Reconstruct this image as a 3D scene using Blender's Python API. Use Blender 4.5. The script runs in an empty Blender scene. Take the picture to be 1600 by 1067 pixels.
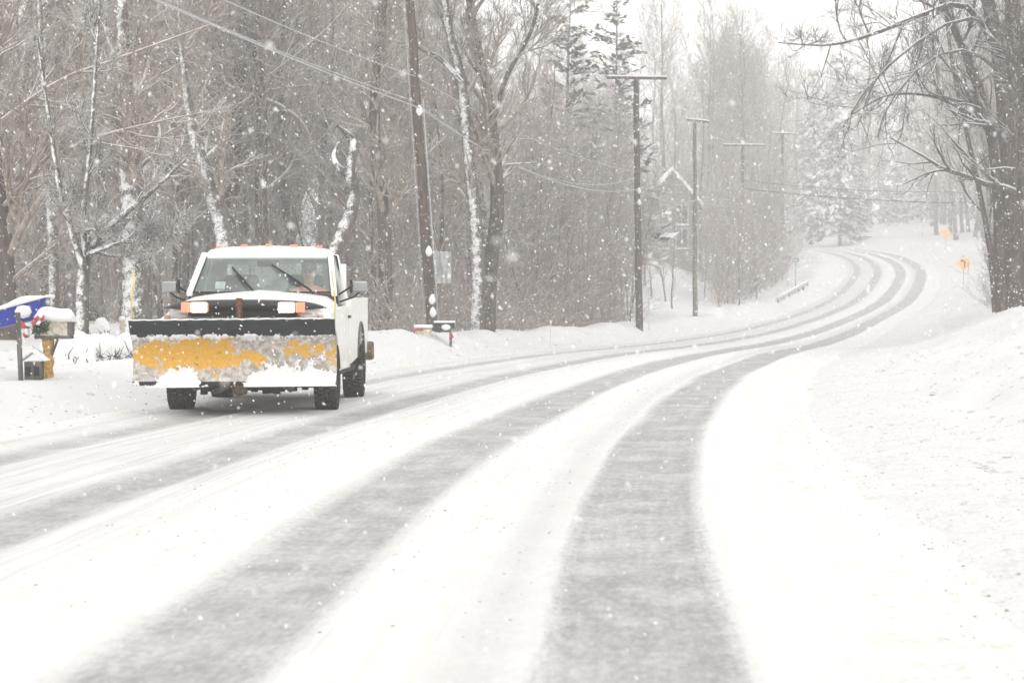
import bpy, math, random
import numpy as np
from mathutils import Vector, Matrix

rnd = random.Random(7)
C = bpy.context.scene
col = C.collection

# ------------------------------------------------------------------ camera
CAMZ = 1.40
F = 3550.0                      # focal length in photograph pixels (1600 wide)
HOR = 462.0
cam_d = bpy.data.cameras.new('camera')
cam_d.sensor_width = 36.0
cam_d.lens = F / 1600.0 * 36.0
cam_d.clip_start = 0.1
cam_d.clip_end = 3000
cam_d.dof.use_dof = True
cam_d.dof.focus_distance = 30.0
cam_d.dof.aperture_fstop = 5.6
cam = bpy.data.objects.new('camera', cam_d)
col.objects.link(cam)
cam.location = (0, 0, CAMZ)
cam.rotation_euler = (math.radians(90) - math.atan((533.5 - HOR) / F), 0, 0)
C.camera = cam

# ------------------------------------------------------------------ world: overcast snow sky
SUN_EL, SUN_ROT = math.radians(42), math.radians(200)
w = bpy.data.worlds.new('World'); C.world = w; w.use_nodes = True
nt = w.node_tree; nt.nodes.clear()
wo = nt.nodes.new('ShaderNodeOutputWorld'); bg = nt.nodes.new('ShaderNodeBackground')
sky = nt.nodes.new('ShaderNodeTexSky'); sky.sky_type = 'NISHITA'; sky.sun_disc = False
sky.sun_elevation = SUN_EL; sky.sun_rotation = SUN_ROT
mx = nt.nodes.new('ShaderNodeMix'); mx.data_type = 'RGBA'
mx.inputs[0].default_value = 0.93           # cloud deck over the clear sky
mx.inputs[7].default_value = (9.7, 9.6, 9.4, 1)
nt.links.new(sky.outputs[0], mx.inputs[6]); nt.links.new(mx.outputs[2], bg.inputs[0])
bg.inputs[1].default_value = 0.10
nt.links.new(bg.outputs[0], wo.inputs[0])

sun_d = bpy.data.lights.new('sun', 'SUN'); sun_d.energy = 0.6; sun_d.angle = math.radians(30)
sun_d.color = (1.0, 0.97, 0.93)
sun = bpy.data.objects.new('sun', sun_d); col.objects.link(sun)
sun.rotation_euler = (math.radians(90) - SUN_EL, 0, math.radians(20))

C.view_settings.view_transform = 'Standard'; C.view_settings.look = 'None'
C.view_settings.gamma = 1; C.view_settings.use_curve_mapping = False
C.view_settings.exposure = 0.63
C.render.engine = 'CYCLES'
C.cycles.max_bounces = 6; C.cycles.diffuse_bounces = 3; C.cycles.glossy_bounces = 2
C.cycles.transparent_max_bounces = 12; C.cycles.volume_bounces = 2
C.cycles.sample_clamp_indirect = 4
C.render.film_transparent = False

# ------------------------------------------------------------------ small helpers
def at(px, py, d):
    """point seen at photograph pixel (px, py) at depth d"""
    return Vector(((px - 800) / F * d, d, CAMZ + (HOR - py) / F * d))

def tag(o, label=None, cat=None, group=None, kind=None):
    if label: o['label'] = label
    if cat: o['category'] = cat
    if group: o['group'] = group
    if kind: o['kind'] = kind
    return o

def empty(name, loc=(0, 0, 0), rz=0.0, parent=None):
    o = bpy.data.objects.new(name, None); col.objects.link(o)
    o.location = loc; o.rotation_euler = (0, 0, rz); o.empty_display_size = 0.2
    if parent: o.parent = parent
    return o

def link(name, me, mat=None, parent=None):
    o = bpy.data.objects.new(name, me); col.objects.link(o)
    if mat: me.materials.append(mat)
    if parent: o.parent = parent
    return o

def np_mesh(name, V, Q, smooth=True, tris=False):
    """numpy verts + quads (or tris) into a mesh"""
    me = bpy.data.meshes.new(name)
    n = 3 if tris else 4
    V = np.ascontiguousarray(V, dtype=np.float32); Q = np.ascontiguousarray(Q, dtype=np.int32)
    me.vertices.add(len(V)); me.vertices.foreach_set('co', V.ravel())
    me.loops.add(len(Q) * n); me.loops.foreach_set('vertex_index', Q.ravel())
    me.polygons.add(len(Q))
    me.polygons.foreach_set('loop_start', np.arange(0, len(Q) * n, n, dtype=np.int32))
    me.polygons.foreach_set('loop_total', np.full(len(Q), n, dtype=np.int32))
    me.polygons.foreach_set('use_smooth', np.full(len(Q), smooth, dtype=bool))
    me.update(calc_edges=True)
    return me

def tubes(P, R, S=5):
    """P (N,K,3) polylines, R (N,K) radii -> verts, quads"""
    N, K, _ = P.shape
    T = np.empty_like(P)
    T[:, 1:-1] = P[:, 2:] - P[:, :-2]; T[:, 0] = P[:, 1] - P[:, 0]; T[:, -1] = P[:, -1] - P[:, -2]
    T /= np.linalg.norm(T, axis=2, keepdims=True) + 1e-9
    main = P[:, -1] - P[:, 0]; main /= np.linalg.norm(main, axis=1, keepdims=True) + 1e-9
    ref = np.where(np.abs(main[:, 2:3]) > 0.8, np.array([[1.0, 0, 0]]), np.array([[0, 0, 1.0]]))
    ref = np.repeat(ref[:, None], K, 1)
    A = np.cross(T, ref); A /= np.linalg.norm(A, axis=2, keepdims=True) + 1e-9
    B = np.cross(T, A)
    a = np.arange(S) / S * 2 * np.pi
    V = (P[:, :, None] + R[:, :, None, None] * (A[:, :, None] * np.cos(a)[None, None, :, None] + B[:, :, None] * np.sin(a)[None, None, :, None]))
    idx = np.arange(N * K * S).reshape(N, K, S)
    q = np.stack([idx[:, :-1], np.roll(idx, -1, 2)[:, :-1], np.roll(idx, -1, 2)[:, 1:], idx[:, 1:]], -1)
    return V.reshape(-1, 3), q.reshape(-1, 4)

def join_vq(parts):
    Vs, Qs, o = [], [], 0
    for V, Q in parts:
        Vs.append(V); Qs.append(Q + o); o += len(V)
    return np.concatenate(Vs), np.concatenate(Qs)

def bez(pts, n):
    """smooth resample of a polyline (Catmull-Rom)"""
    p = np.array(pts, float); p = np.vstack([2 * p[0] - p[1], p, 2 * p[-1] - p[-2]])
    m = len(p) - 3; out = []
    for t in np.linspace(0, m - 1e-6, n):
        i = int(t); f = t - i; a, b, c, d = p[i:i + 4]
        out.append(.5 * ((2 * b) + (-a + c) * f + (2 * a - 5 * b + 4 * c - d) * f * f + (-a + 3 * b - 3 * c + d) * f ** 3))
    return np.array(out)

class MB:
    """collects simple shapes into one mesh"""
    def __init__(s): s.v = []; s.f = []; s.sm = []
    def add(s, V, Fs, smooth=False, M=None):
        o = len(s.v)
        for p in V:
            p = Vector(p); s.v.append(tuple(M @ p) if M else tuple(p))
        for f in Fs: s.f.append(tuple(i + o for i in f)); s.sm.append(smooth)
        return s
    def box(s, x0, x1, y0, y1, z0, z1, M=None):
        V = [(x, y, z) for z in (z0, z1) for y in (y0, y1) for x in (x0, x1)]
        return s.add(V, [(0, 2, 3, 1), (4, 5, 7, 6), (0, 1, 5, 4), (2, 6, 7, 3), (0, 4, 6, 2), (1, 3, 7, 5)], False, M)
    def hexa(s, b, t):
        """b, t: four bottom and four top points, same order"""
        return s.add(list(b) + list(t), [(3, 2, 1, 0), (4, 5, 6, 7), (0, 1, 5, 4), (1, 2, 6, 5), (2, 3, 7, 6), (3, 0, 4, 7)])
    def tube(s, pts, r, S=8, cap=True):
        P = np.array([tuple(p) for p in pts], float)[None]
        K = P.shape[1]; R = np.array([r] * K if not hasattr(r, '__len__') else r, float)[None]
        V, Q = tubes(P, R, S)
        s.add(V.tolist(), Q.tolist(), True)
        if cap:
            o = len(s.v) - K * S
            s.f.append(tuple(range(o, o + S))); s.sm.append(False)
            s.f.append(tuple(range(o + (K - 1) * S, o + K * S))[::-1]); s.sm.append(False)
        return s
    def lathe(s, prof, S=24, M=None, smooth=True):
        """prof (r,z) spun about z"""
        V = []; K = len(prof)
        for r, z in prof:
            for k in range(S):
                a = 2 * math.pi * k / S; V.append((r * math.cos(a), r * math.sin(a), z))
        Fs = [(i * S + k, i * S + (k + 1) % S, (i + 1) * S + (k + 1) % S, (i + 1) * S + k) for i in range(K - 1) for k in range(S)]
        return s.add(V, Fs, smooth, M)
    def prism(s, poly, a0, a1, axis='x'):
        """2D outline extruded along an axis; outline in the two other coords"""
        def pt(a, u, v): return {'x': (a, u, v), 'y': (u, a, v), 'z': (u, v, a)}[axis]
        n = len(poly)
        V = [pt(a0, *p) for p in poly] + [pt(a1, *p) for p in poly]
        Fs = [tuple(range(n))[::-1], tuple(range(n, 2 * n))] + [(i, (i + 1) % n, n + (i + 1) % n, n + i) for i in range(n)]
        return s.add(V, Fs)
    def loft(s, secs, smooth=True, cap=True, closed=True):
        n = len(secs[0]); V = [p for q in secs for p in q]; Fs = []
        for i in range(len(secs) - 1):
            for k in range(n if closed else n - 1):
                Fs.append((i * n + k, i * n + (k + 1) % n, (i + 1) * n + (k + 1) % n, (i + 1) * n + k))
        s.add(V, Fs, smooth)
        if cap:
            o = len(s.v) - len(V)
            s.f.append(tuple(range(o, o + n))[::-1]); s.sm.append(False)
            s.f.append(tuple(range(o + (len(secs) - 1) * n, o + len(secs) * n))); s.sm.append(False)
        return s
    def build(s, name, mat, parent=None, bevel=0.0, seg=2):
        me = bpy.data.meshes.new(name); me.from_pydata(s.v, [], s.f)
        me.polygons.foreach_set('use_smooth', s.sm); me.update()
        import bmesh
        bm = bmesh.new(); bm.from_mesh(me)
        bmesh.ops.recalc_face_normals(bm, faces=bm.faces); bm.to_mesh(me); bm.free()
        o = link(name, me, mat, parent)
        if bevel:
            b = o.modifiers.new('bevel', 'BEVEL'); b.width = bevel; b.segments = seg; b.limit_method = 'ANGLE'; b.angle_limit = math.radians(35)
            b.harden_normals = False
        return o

# ------------------------------------------------------------------ materials
class N:
    """tiny node-graph helper"""
    def __init__(s, name, rough=.7, spec=.3):
        s.m = bpy.data.materials.new(name); s.m.use_nodes = True; s.t = s.m.node_tree
        s.b = s.t.nodes['Principled BSDF']; s.b.inputs['Roughness'].default_value = rough
        s.b.inputs['Specular IOR Level'].default_value = spec
    def n(s, typ, **kw):
        x = s.t.nodes.new(typ)
        for k, v in kw.items(): setattr(x, k, v)
        return x
    def put(s, node, sock, val):
        if isinstance(val, bpy.types.NodeSocket): s.t.links.new(val, node.inputs[sock])
        else: node.inputs[sock].default_value = val
    def math(s, op, a, b=0.0, c=0.0, clamp=False):
        x = s.n('ShaderNodeMath', operation=op); x.use_clamp = clamp
        s.put(x, 0, a); s.put(x, 1, b); s.put(x, 2, c); return x.outputs[0]
    def mix(s, f, a, b):
        x = s.n('ShaderNodeMix', data_type='RGBA')
        s.put(x, 0, f); s.put(x, 6, a if isinstance(a, bpy.types.NodeSocket) else (*a, 1)); s.put(x, 7, b if isinstance(b, bpy.types.NodeSocket) else (*b, 1))
        return x.outputs[2]
    def step(s, v, lo, hi, a=0.0, b=1.0):
        x = s.n('ShaderNodeMapRange', interpolation_type='SMOOTHSTEP')
        s.put(x, 'Value', v); s.put(x, 'From Min', lo); s.put(x, 'From Max', hi); s.put(x, 'To Min', a); s.put(x, 'To Max', b)
        return x.outputs[0]
    def noise(s, vec, scale, detail=3, rough=.5):
        x = s.n('ShaderNodeTexNoise'); x.inputs['Scale'].default_value = scale; x.inputs['Detail'].default_value = detail; x.inputs['Roughness'].default_value = rough
        if vec is not None: s.t.links.new(vec, x.inputs['Vector'])
        return x.outputs[0]
    def map(s, vec, scale):
        x = s.n('ShaderNodeMapping'); s.t.links.new(vec, x.inputs[0]); x.inputs['Scale'].default_value = scale; return x.outputs[0]
    def obj(s): return s.n('ShaderNodeTexCoord').outputs['Object']
    def pos(s): return s.n('ShaderNodeNewGeometry').outputs['Position']
    def color(s, c): s.put(s.b, 'Base Color', c if isinstance(c, bpy.types.NodeSocket) else (*c, 1)); return s
    def bump(s, h, strength=.5, dist=.02):
        x = s.n('ShaderNodeBump'); x.inputs['Strength'].default_value = strength; x.inputs['Distance'].default_value = dist
        s.t.links.new(h, x.inputs['Height']); s.t.links.new(x.outputs[0], s.b.inputs['Normal']); return s

def plain(name, c, rough=.6, metal=0.0, var=.15, scale=8, spec=.3):
    k = N(name, rough, spec); k.b.inputs['Metallic'].default_value = metal
    f = k.noise(k.obj(), scale, 4)
    k.color(k.mix(k.step(f, .3, .7), tuple(x * (1 - var) for x in c), tuple(min(1, x * (1 + var)) for x in c)))
    return k.m

SNOWC = (.80, .80, .795)
def snowy(name, base, lo=.35, hi=.6, wind=.72, noise_s=3.0, amt=.5, dark=None, rough=.9):
    """bark or foliage with snow resting on upward faces and plastered on the windward side"""
    k = N(name, rough, .1)
    g = k.n('ShaderNodeNewGeometry'); sx = k.n('ShaderNodeSeparateXYZ'); k.t.links.new(g.outputs['Normal'], sx.inputs[0])
    p = g.outputs['Position']
    n1 = k.noise(p, noise_s, 4, .65)
    n2 = k.noise(k.map(p, (6, 6, 1.2)), 2.2, 3)
    up = k.step(k.math('ADD', sx.outputs[2], k.math('MULTIPLY', k.math('SUBTRACT', n1, .5), amt)), lo, hi)
    dp = k.n('ShaderNodeVectorMath', operation='DOT_PRODUCT'); k.t.links.new(g.outputs['Normal'], dp.inputs[0])
    dp.inputs[1].default_value = (-.42, -.90, .05)
    n3 = k.noise(p, noise_s * 4, 4, .7)
    wf = k.step(k.math('ADD', dp.outputs['Value'], k.math('ADD', k.math('MULTIPLY', k.math('SUBTRACT', n1, .5), 1.7), k.math('MULTIPLY', k.math('SUBTRACT', n3, .5), .8))), wind, wind + .5)
    f = k.math('MAXIMUM', up, wf)
    bc = k.mix(k.step(n2, .35, .65), tuple(x * .7 for x in base), dark or tuple(x * 1.25 for x in base))
    k.color(k.mix(f, bc, SNOWC))
    return k.m

M = {}
M['bark'] = snowy('bark', (.115, .094, .082), wind=1.05, noise_s=5, amt=.8)
M['bark_plastered'] = snowy('bark_plastered', (.13, .115, .10), wind=.62, noise_s=7, amt=1.0)
M['twig'] = snowy('twig', (.325, .27, .232), lo=.28, hi=.7, wind=1.15, noise_s=3)
M['twig_snowy'] = snowy('twig_snowy', (.20, .165, .14), lo=-.1, hi=.35, wind=.9, noise_s=4)
M['dark_twig'] = snowy('dark_twig', (.15, .125, .11), lo=.35, hi=.75, wind=1.2, noise_s=3)
M['red_twig'] = snowy('red_twig', (.31, .235, .21), lo=.6, hi=.9, wind=1.5, noise_s=1.5)
M['needles'] = snowy('needles', (.055, .07, .05), lo=.25, hi=.6, wind=1.1, noise_s=.9, amt=1.2)
M['pine_needles'] = snowy('pine_needles', (.045, .055, .04), lo=.5, hi=.8, wind=1.4, noise_s=.9, amt=1.0)
M['pole_wood'] = snowy('pole_wood', (.10, .075, .058), wind=1.28, noise_s=9)
M['pole_green'] = snowy('pole_green', (.17, .16, .12), wind=1.3, noise_s=9)
M['metal'] = plain('galvanised_metal', (.42, .43, .43), .5, .3)
M['wire_snow'] = plain('snow_caked_wire', (.42, .42, .42), .8)
M['wire'] = plain('black_wire', (.04, .04, .04), .6)

def m_snow(name, tint=(.665, .666, .667), debris=0.0, lane=False):
    k = N(name, .85, .12)
    p = k.pos()
    a = k.noise(p, .35, 5); b = k.noise(p, 3.5, 5, .6); c_ = k.noise(p, 28, 4, .6)
    base = k.mix(k.step(a, .3, .7), tint, tuple(min(.9, x * 1.015) for x in tint))
    if debris:
        sp = k.math('MULTIPLY', k.step(c_, .64, .74), k.step(b, .48, .64))
        base = k.mix(k.math('MULTIPLY', sp, debris), base, (.42, .36, .29))
    if lane:
        s = k.n('ShaderNodeSeparateXYZ'); k.t.links.new(k.n('ShaderNodeUVMap', uv_map='lane').outputs[0], s.inputs[0]); u = s.outputs[0]
        uu = k.math('ADD', u, k.math('MULTIPLY', k.math('SUBTRACT', a, .5), 1.2))
        v = k.math('MULTIPLY', k.step(uu, .8, 1.7), k.step(uu, 2.3, 3.6, 1, 0))
        sp = k.step(k.math('ADD', k.math('MULTIPLY', c_, .6), k.math('MULTIPLY', b, .4)), .50, .64)
        base = k.mix(k.math('MULTIPLY', k.math('MULTIPLY', sp, v), .42), base, (.44, .37, .30))
        base = k.mix(k.math('MULTIPLY', k.step(k.noise(p, 9, 5, .75), .66, .74), k.step(u, .5, 2, 0, .30)), base, (.45, .44, .42))
    k.color(base)
    h = k.math('ADD', k.math('MULTIPLY', b, 1.0), k.math('MULTIPLY', c_, .35))
    k.bump(h, .55 if lane else .4, .06)
    return k.m
M['snow'] = m_snow('snow', (.84, .84, .835))
M['snow_verge'] = m_snow('snow_verge', debris=.12, lane=True)

# ------------------------------------------------------------------ terrain
def hermite(xs, ys):
    xs = np.array(xs, float); ys = np.array(ys, float)
    d = np.diff(ys) / np.diff(xs); m = np.empty(len(xs)); m[0] = d[0]; m[-1] = d[-1]
    m[1:-1] = (d[:-1] * np.diff(xs)[1:] + d[1:] * np.diff(xs)[:-1]) / (xs[2:] - xs[:-2])
    def f(x):
        x = np.clip(np.asarray(x, float), xs[0], xs[-1])
        i = np.clip(np.searchsorted(xs, x, side='right') - 1, 0, len(xs) - 2)
        h = xs[i + 1] - xs[i]; t = (x - xs[i]) / h
        return ((2 * t ** 3 - 3 * t ** 2 + 1) * ys[i] + (t ** 3 - 2 * t ** 2 + t) * h * m[i]
                + (-2 * t ** 3 + 3 * t ** 2) * ys[i + 1] + (t ** 3 - t ** 2) * h * m[i + 1])
    return f
ZR = hermite([-80, 0, 30, 50, 75, 100, 125, 140, 160, 183, 200, 220, 250, 270, 290, 320, 400, 900],
             [0, 0, 0, 0, -.2, -.3, -.15, .12, .95, 2.4, 3.5, 4.75, 6.35, 7.2, 7.9, 8.6, 9.8, 16])
# X of the right-hand wheel track along depth
XT = hermite([-80, 0, 8.2, 16.7, 21, 27.6, 36, 51, 75, 100, 140, 160, 183, 200, 220, 250, 270, 290, 310, 340, 400, 900],
             [-.6, .1, .47, .96, 1.34, 2.08, 3.15, 5.7, 10.2, 14.8, 22.9, 27.8, 32.8, 35.9, 38.3, 38.9, 36.3, 30.5, 22, 8, -22, -200])
def ss(a, b, x):
    t = np.clip((x - a) / (b - a), 0, 1); return t * t * (3 - 2 * t)
def vnoise(x, y, seed=0):
    """smooth value noise, vectorised"""
    xi = np.floor(x).astype(np.int64); yi = np.floor(y).astype(np.int64); fx = x - xi; fy = y - yi
    fx = fx * fx * (3 - 2 * fx); fy = fy * fy * (3 - 2 * fy)
    def h(a, b):
        n = (a * 374761393 + b * 668265263 + seed * 974634777) & 0x7fffffff
        n = ((n ^ (n >> 13)) * 1274126177) & 0x7fffffff
        return ((n ^ (n >> 16)) & 0xffff) / 65535.0
    return (h(xi, yi) * (1 - fx) + h(xi + 1, yi) * fx) * (1 - fy) + (h(xi, yi + 1) * (1 - fx) + h(xi + 1, yi + 1) * fx) * fy
def H(u, Y, detail=True):
    """ground height from lateral offset u to the right-hand wheel track and depth Y"""
    u = np.asarray(u, float); Y = np.asarray(Y, float)
    z = ZR(Y)
    z = z + ss(1.2, 2.4, u) * .12 + ss(2.6, 6.5, u) * 1.0 + ss(6.5, 30, u) * 1.5 + ss(30, 120, u) * 6
    v = -u
    z = z + ss(6.9, 8.6, v) * .36 + ss(9, 20, v) * .35
    z = z + ss(125, 178, Y) * (1 - ss(215, 260, Y)) * ss(12, 24, v) * 2.6 + ss(40, 160, v) * 7
    if detail:
        n = vnoise(u * .9, Y * .35, 1) * .6 + vnoise(u * 2.3, Y * .9, 2) * .3 + vnoise(u * 6, Y * 3, 3) * .1 - .5
        z = z + n * (.28 * ss(6.9, 8.2, v) + .42 * ss(1.8, 3.4, u))
        z = z + ss(7.6, 8.4, v) * (1 - ss(8.8, 10.2, v)) * (.15 + .25 * (vnoise(u * 1.1, Y * .6, 5) - .4)) * ss(30, 45, Y)
    return z
def ground(X, Y):
    return float(H(np.array([X - float(XT(Y))]), np.array([Y]))[0])
def on(px, d, dz=0.0):
    X = (px - 800) / F * d
    return Vector((X, d, ground(X, d) + dz))

def sheet(name, us, Ys, zf, mat, uvs=False):
    U, Y = np.meshgrid(us, Ys); X = XT(Y) + U
    V = np.stack([X, Y, zf(U, Y)], -1).reshape(-1, 3)
    n, m = U.shape; i = np.arange(n * m).reshape(n, m)
    Q = np.stack([i[:-1, :-1], i[:-1, 1:], i[1:, 1:], i[1:, :-1]], -1).reshape(-1, 4)
    me = np_mesh(name, V, Q, True)
    if uvs:
        uv = me.uv_layers.new(name='lane'); vi = Q.ravel()
        a = np.stack([U.ravel()[vi], Y.ravel()[vi]], -1).astype(np.float32); uv.data.foreach_set('uv', a.ravel())
    return link(name, me, mat)

us = np.concatenate([[-700, -400, -250, -160, -110, -80, -60, -48, -38, -30, -25], np.arange(-22, -12, .5), np.arange(-12, -6.6, .16), np.arange(-6.6, 1.3, .8),
                     np.arange(1.3, 8, .13), np.arange(8, 16, .5), [18, 22, 27, 33, 40, 50, 65, 85, 120, 180, 260, 400, 700]])
Ys = np.concatenate([np.arange(-80, 4, 3.0), np.arange(4, 30, .16), np.arange(30, 70, .35), np.arange(70, 330, 1.0), np.arange(330, 420, 6), [430, 480, 560, 680, 900]])
gr = sheet('ground', us, Ys, lambda U, Y: H(U, Y) - .10 * ss(-7.0, -6.7, U) * (1 - ss(1.15, 1.75, U + .7 * (vnoise(U * .7, Y * .5, 41) - .5) + .35 * (vnoise(U * 3, Y * 2.2, 42) - .5))), M['snow_verge'], True)
tag(gr, kind='structure')

# road: ploughed asphalt with thin blown snow, bare wheel tracks
def m_road():
    k = N('ploughed_road', .75, .2)
    uv = k.n('ShaderNodeUVMap', uv_map='lane').outputs[0]
    s = k.n('ShaderNodeSeparateXYZ'); k.t.links.new(uv, s.inputs[0]); u, Y = s.outputs[0], s.outputs[1]
    p = k.pos()
    wob = k.noise(k.map(uv, (.6, .12, 1)), 1.0, 3)
    streak = k.noise(k.map(uv, (5.0, .10, 1)), 1.0, 5, .65)      # drawn out along the driving direction
    streak2 = k.noise(k.map(uv, (17.0, .25, 1)), 1.0, 4, .6)
    fine = k.noise(k.map(uv, (1, .30, 1)), 26, 5, .75); mid = k.noise(k.map(uv, (1, .32, 1)), 5, 5, .65)
    edge_n = k.math('ADD', k.math('MULTIPLY', k.math('SUBTRACT', streak, .5), .26), k.math('MULTIPLY', k.math('SUBTRACT', fine, .5), .16))
    uw = k.math('ADD', u, k.math('MULTIPLY', k.math('SUBTRACT', wob, .5), .22))
    def track(c, hw, soft, dens):
        d = k.math('ABSOLUTE', k.math('SUBTRACT', uw, c))
        d = k.math('ADD', d, edge_n)
        return k.math('MULTIPLY', k.step(d, hw - soft, hw + soft, 1.0, 0.0), dens)
    hw = k.step(Y, 40, 160, .36, .46)
    def trackv(c, add, soft, dens):
        d = k.math('ADD', k.math('ABSOLUTE', k.math('SUBTRACT', uw, c)), edge_n)
        h_ = k.math('ADD', hw, add)
        return k.math('MULTIPLY', k.step(k.math('SUBTRACT', d, h_), -soft, soft, 1.0, 0.0), dens)
    t = trackv(0.0, 0.03, .09, 1.0)
    t = k.math('MAXIMUM', t, trackv(-1.75, 0.0, .12, .98))
    t = k.math('MAXIMUM', t, trackv(-3.72, -.08, .16, 1.0))
    t = k.math('MAXIMUM', t, trackv(-5.55, -.11, .22, .92))
    t = k.math('MAXIMUM', t, trackv(-4.65, -.10, .35, .30))
    t = k.math('MAXIMUM', t, trackv(-6.15, -.26, .12, .40))
    t = k.math('MAXIMUM', t, trackv(-5.05, -.30, .12, .38))
    t = k.math('MAXIMUM', t, trackv(-4.25, -.32, .10, .30))
    t = k.math('MAXIMUM', t, trackv(-.60, -.22, .28, .42))
    wide = k.math('MULTIPLY', k.step(k.math('ABSOLUTE', k.math('SUBTRACT', uw, -4.7)), 1.2, 2.1, 1.0, 0.0), k.step(streak2, .38, .66, .05, .55))
    t = k.math('MAXIMUM', t, wide)
    wide2 = k.math('MULTIPLY', k.step(k.math('ABSOLUTE', k.math('SUBTRACT', uw, -.85)), .9, 1.7, 1.0, 0.0), k.step(streak2, .5, .72, .0, .22))
    t = k.math('MAXIMUM', t, wide2)
    # dust of snow lying in the tracks
    dust = k.math('ADD', k.math('MULTIPLY', fine, .58), k.math('ADD', k.math('MULTIPLY', mid, .44), k.math('MULTIPLY', streak2, .16)))
    big = k.noise(p, 1.1, 3, .6)
    bare = k.math('SUBTRACT', k.step(dust, .46, .78, .76, .40), k.step(big, .42, .68, 0, .16))
    f = k.math('MULTIPLY', t, bare)
    sn = k.mix(k.step(k.math('ADD', k.math('MULTIPLY', streak, .6), k.math('MULTIPLY', mid, .4)), .35, .65), (.745, .742, .733), (.66, .65, .63))
    sp = k.math('MULTIPLY', k.step(fine, .62, .74), k.step(mid, .5, .62))
    sn = k.mix(k.math('MULTIPLY', sp, .30), sn, (.42, .37, .31))
    vz = k.math('MULTIPLY', k.step(u, .45, 1.1), k.step(k.math('ADD', k.math('MULTIPLY', k.noise(p, 28, 4, .6), .6), k.math('MULTIPLY', k.noise(p, 3.5, 5, .6), .4)), .50, .64))
    sn = k.mix(k.math('MULTIPLY', vz, .40), sn, (.44, .37, .30))
    asp = k.mix(mid, (.14, .13, .125), (.18, .18, .178))
    k.color(k.mix(f, sn, asp))
    k.bump(k.math('SUBTRACT', k.math('MULTIPLY', fine, .4), k.math('MULTIPLY', t, 1.0)), .5, .02)
    return k.m
def road_z(U, Y):
    r = 0
    for c, h in ((0, .42), (-1.75, .40), (-3.72, .28), (-5.55, .3)): r = np.maximum(r, 1 - ss(h * .7, h * 1.25, np.abs(U - c)))
    n = vnoise(U * 2.2, Y * .25, 8) * .7 + vnoise(U * 7, Y * 1.2, 9) * .3
    edge = ss(-6.75, -7.15, U) + ss(2.3, 2.6, U)
    return ZR(Y) + (1 - r) * (.012 + .022 * n) - .14 * edge
uR = np.arange(-7.2, 2.66, .09)
YR = np.concatenate([np.arange(-40, 4, 1.0), np.arange(4, 40, .22), np.arange(40, 110, .6), np.arange(110, 312, 1.0)])
tag(sheet('road', uR, YR, road_z, m_road(), True), kind='structure')

# ------------------------------------------------------------------ trees
def unit(a): return a / (np.linalg.norm(a, axis=-1, keepdims=True) + 1e-9)
def run(start, dirs, length, K, rg, wob=.15, up=.08, droop=0.0):
    """grow N polylines of K points"""
    Nn = len(start); P = np.empty((Nn, K, 3)); P[:, 0] = start; d = unit(dirs); st = (length / (K - 1))[:, None]
    for i in range(1, K):
        d = unit(d + rg.normal(0, wob, (Nn, 3)) + np.array([0, 0, up - droop * i / K]))
        P[:, i] = P[:, i - 1] + d * st
    return P
def kids(P, R, L, n, rg, t0=.25, t1=1.0, ang=(.6, 1.1), lr=(.35, .6), rr=.6, taper=.5, upb=.0):
    """starts, directions, lengths and radii of n children on each parent polyline"""
    Nn, K, _ = P.shape
    pi = np.repeat(np.arange(Nn), n); t = rg.uniform(t0, t1, len(pi)); x = t * (K - 1)
    i = np.minimum(x.astype(int), K - 2); f = (x - i)[:, None]
    s = P[pi, i] * (1 - f) + P[pi, i + 1] * f; T = unit(P[pi, i + 1] - P[pi, i])
    r0 = R[pi, i] * (1 - f[:, 0]) + R[pi, i + 1] * f[:, 0]
    side = unit(np.cross(T, rg.normal(0, 1, (len(pi), 3)))); a = rg.uniform(ang[0], ang[1], len(pi))[:, None]
    d = unit(T * np.cos(a) + side * np.sin(a) + np.array([0, 0, upb]))
    l = L[pi] * rg.uniform(lr[0], lr[1], len(pi)) * (1 - taper * t)
    return s, d, l, r0 * rr
def taper(r0, K, end=.25):
    return r0[:, None] * np.linspace(1, end, K)[None, :]

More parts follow.
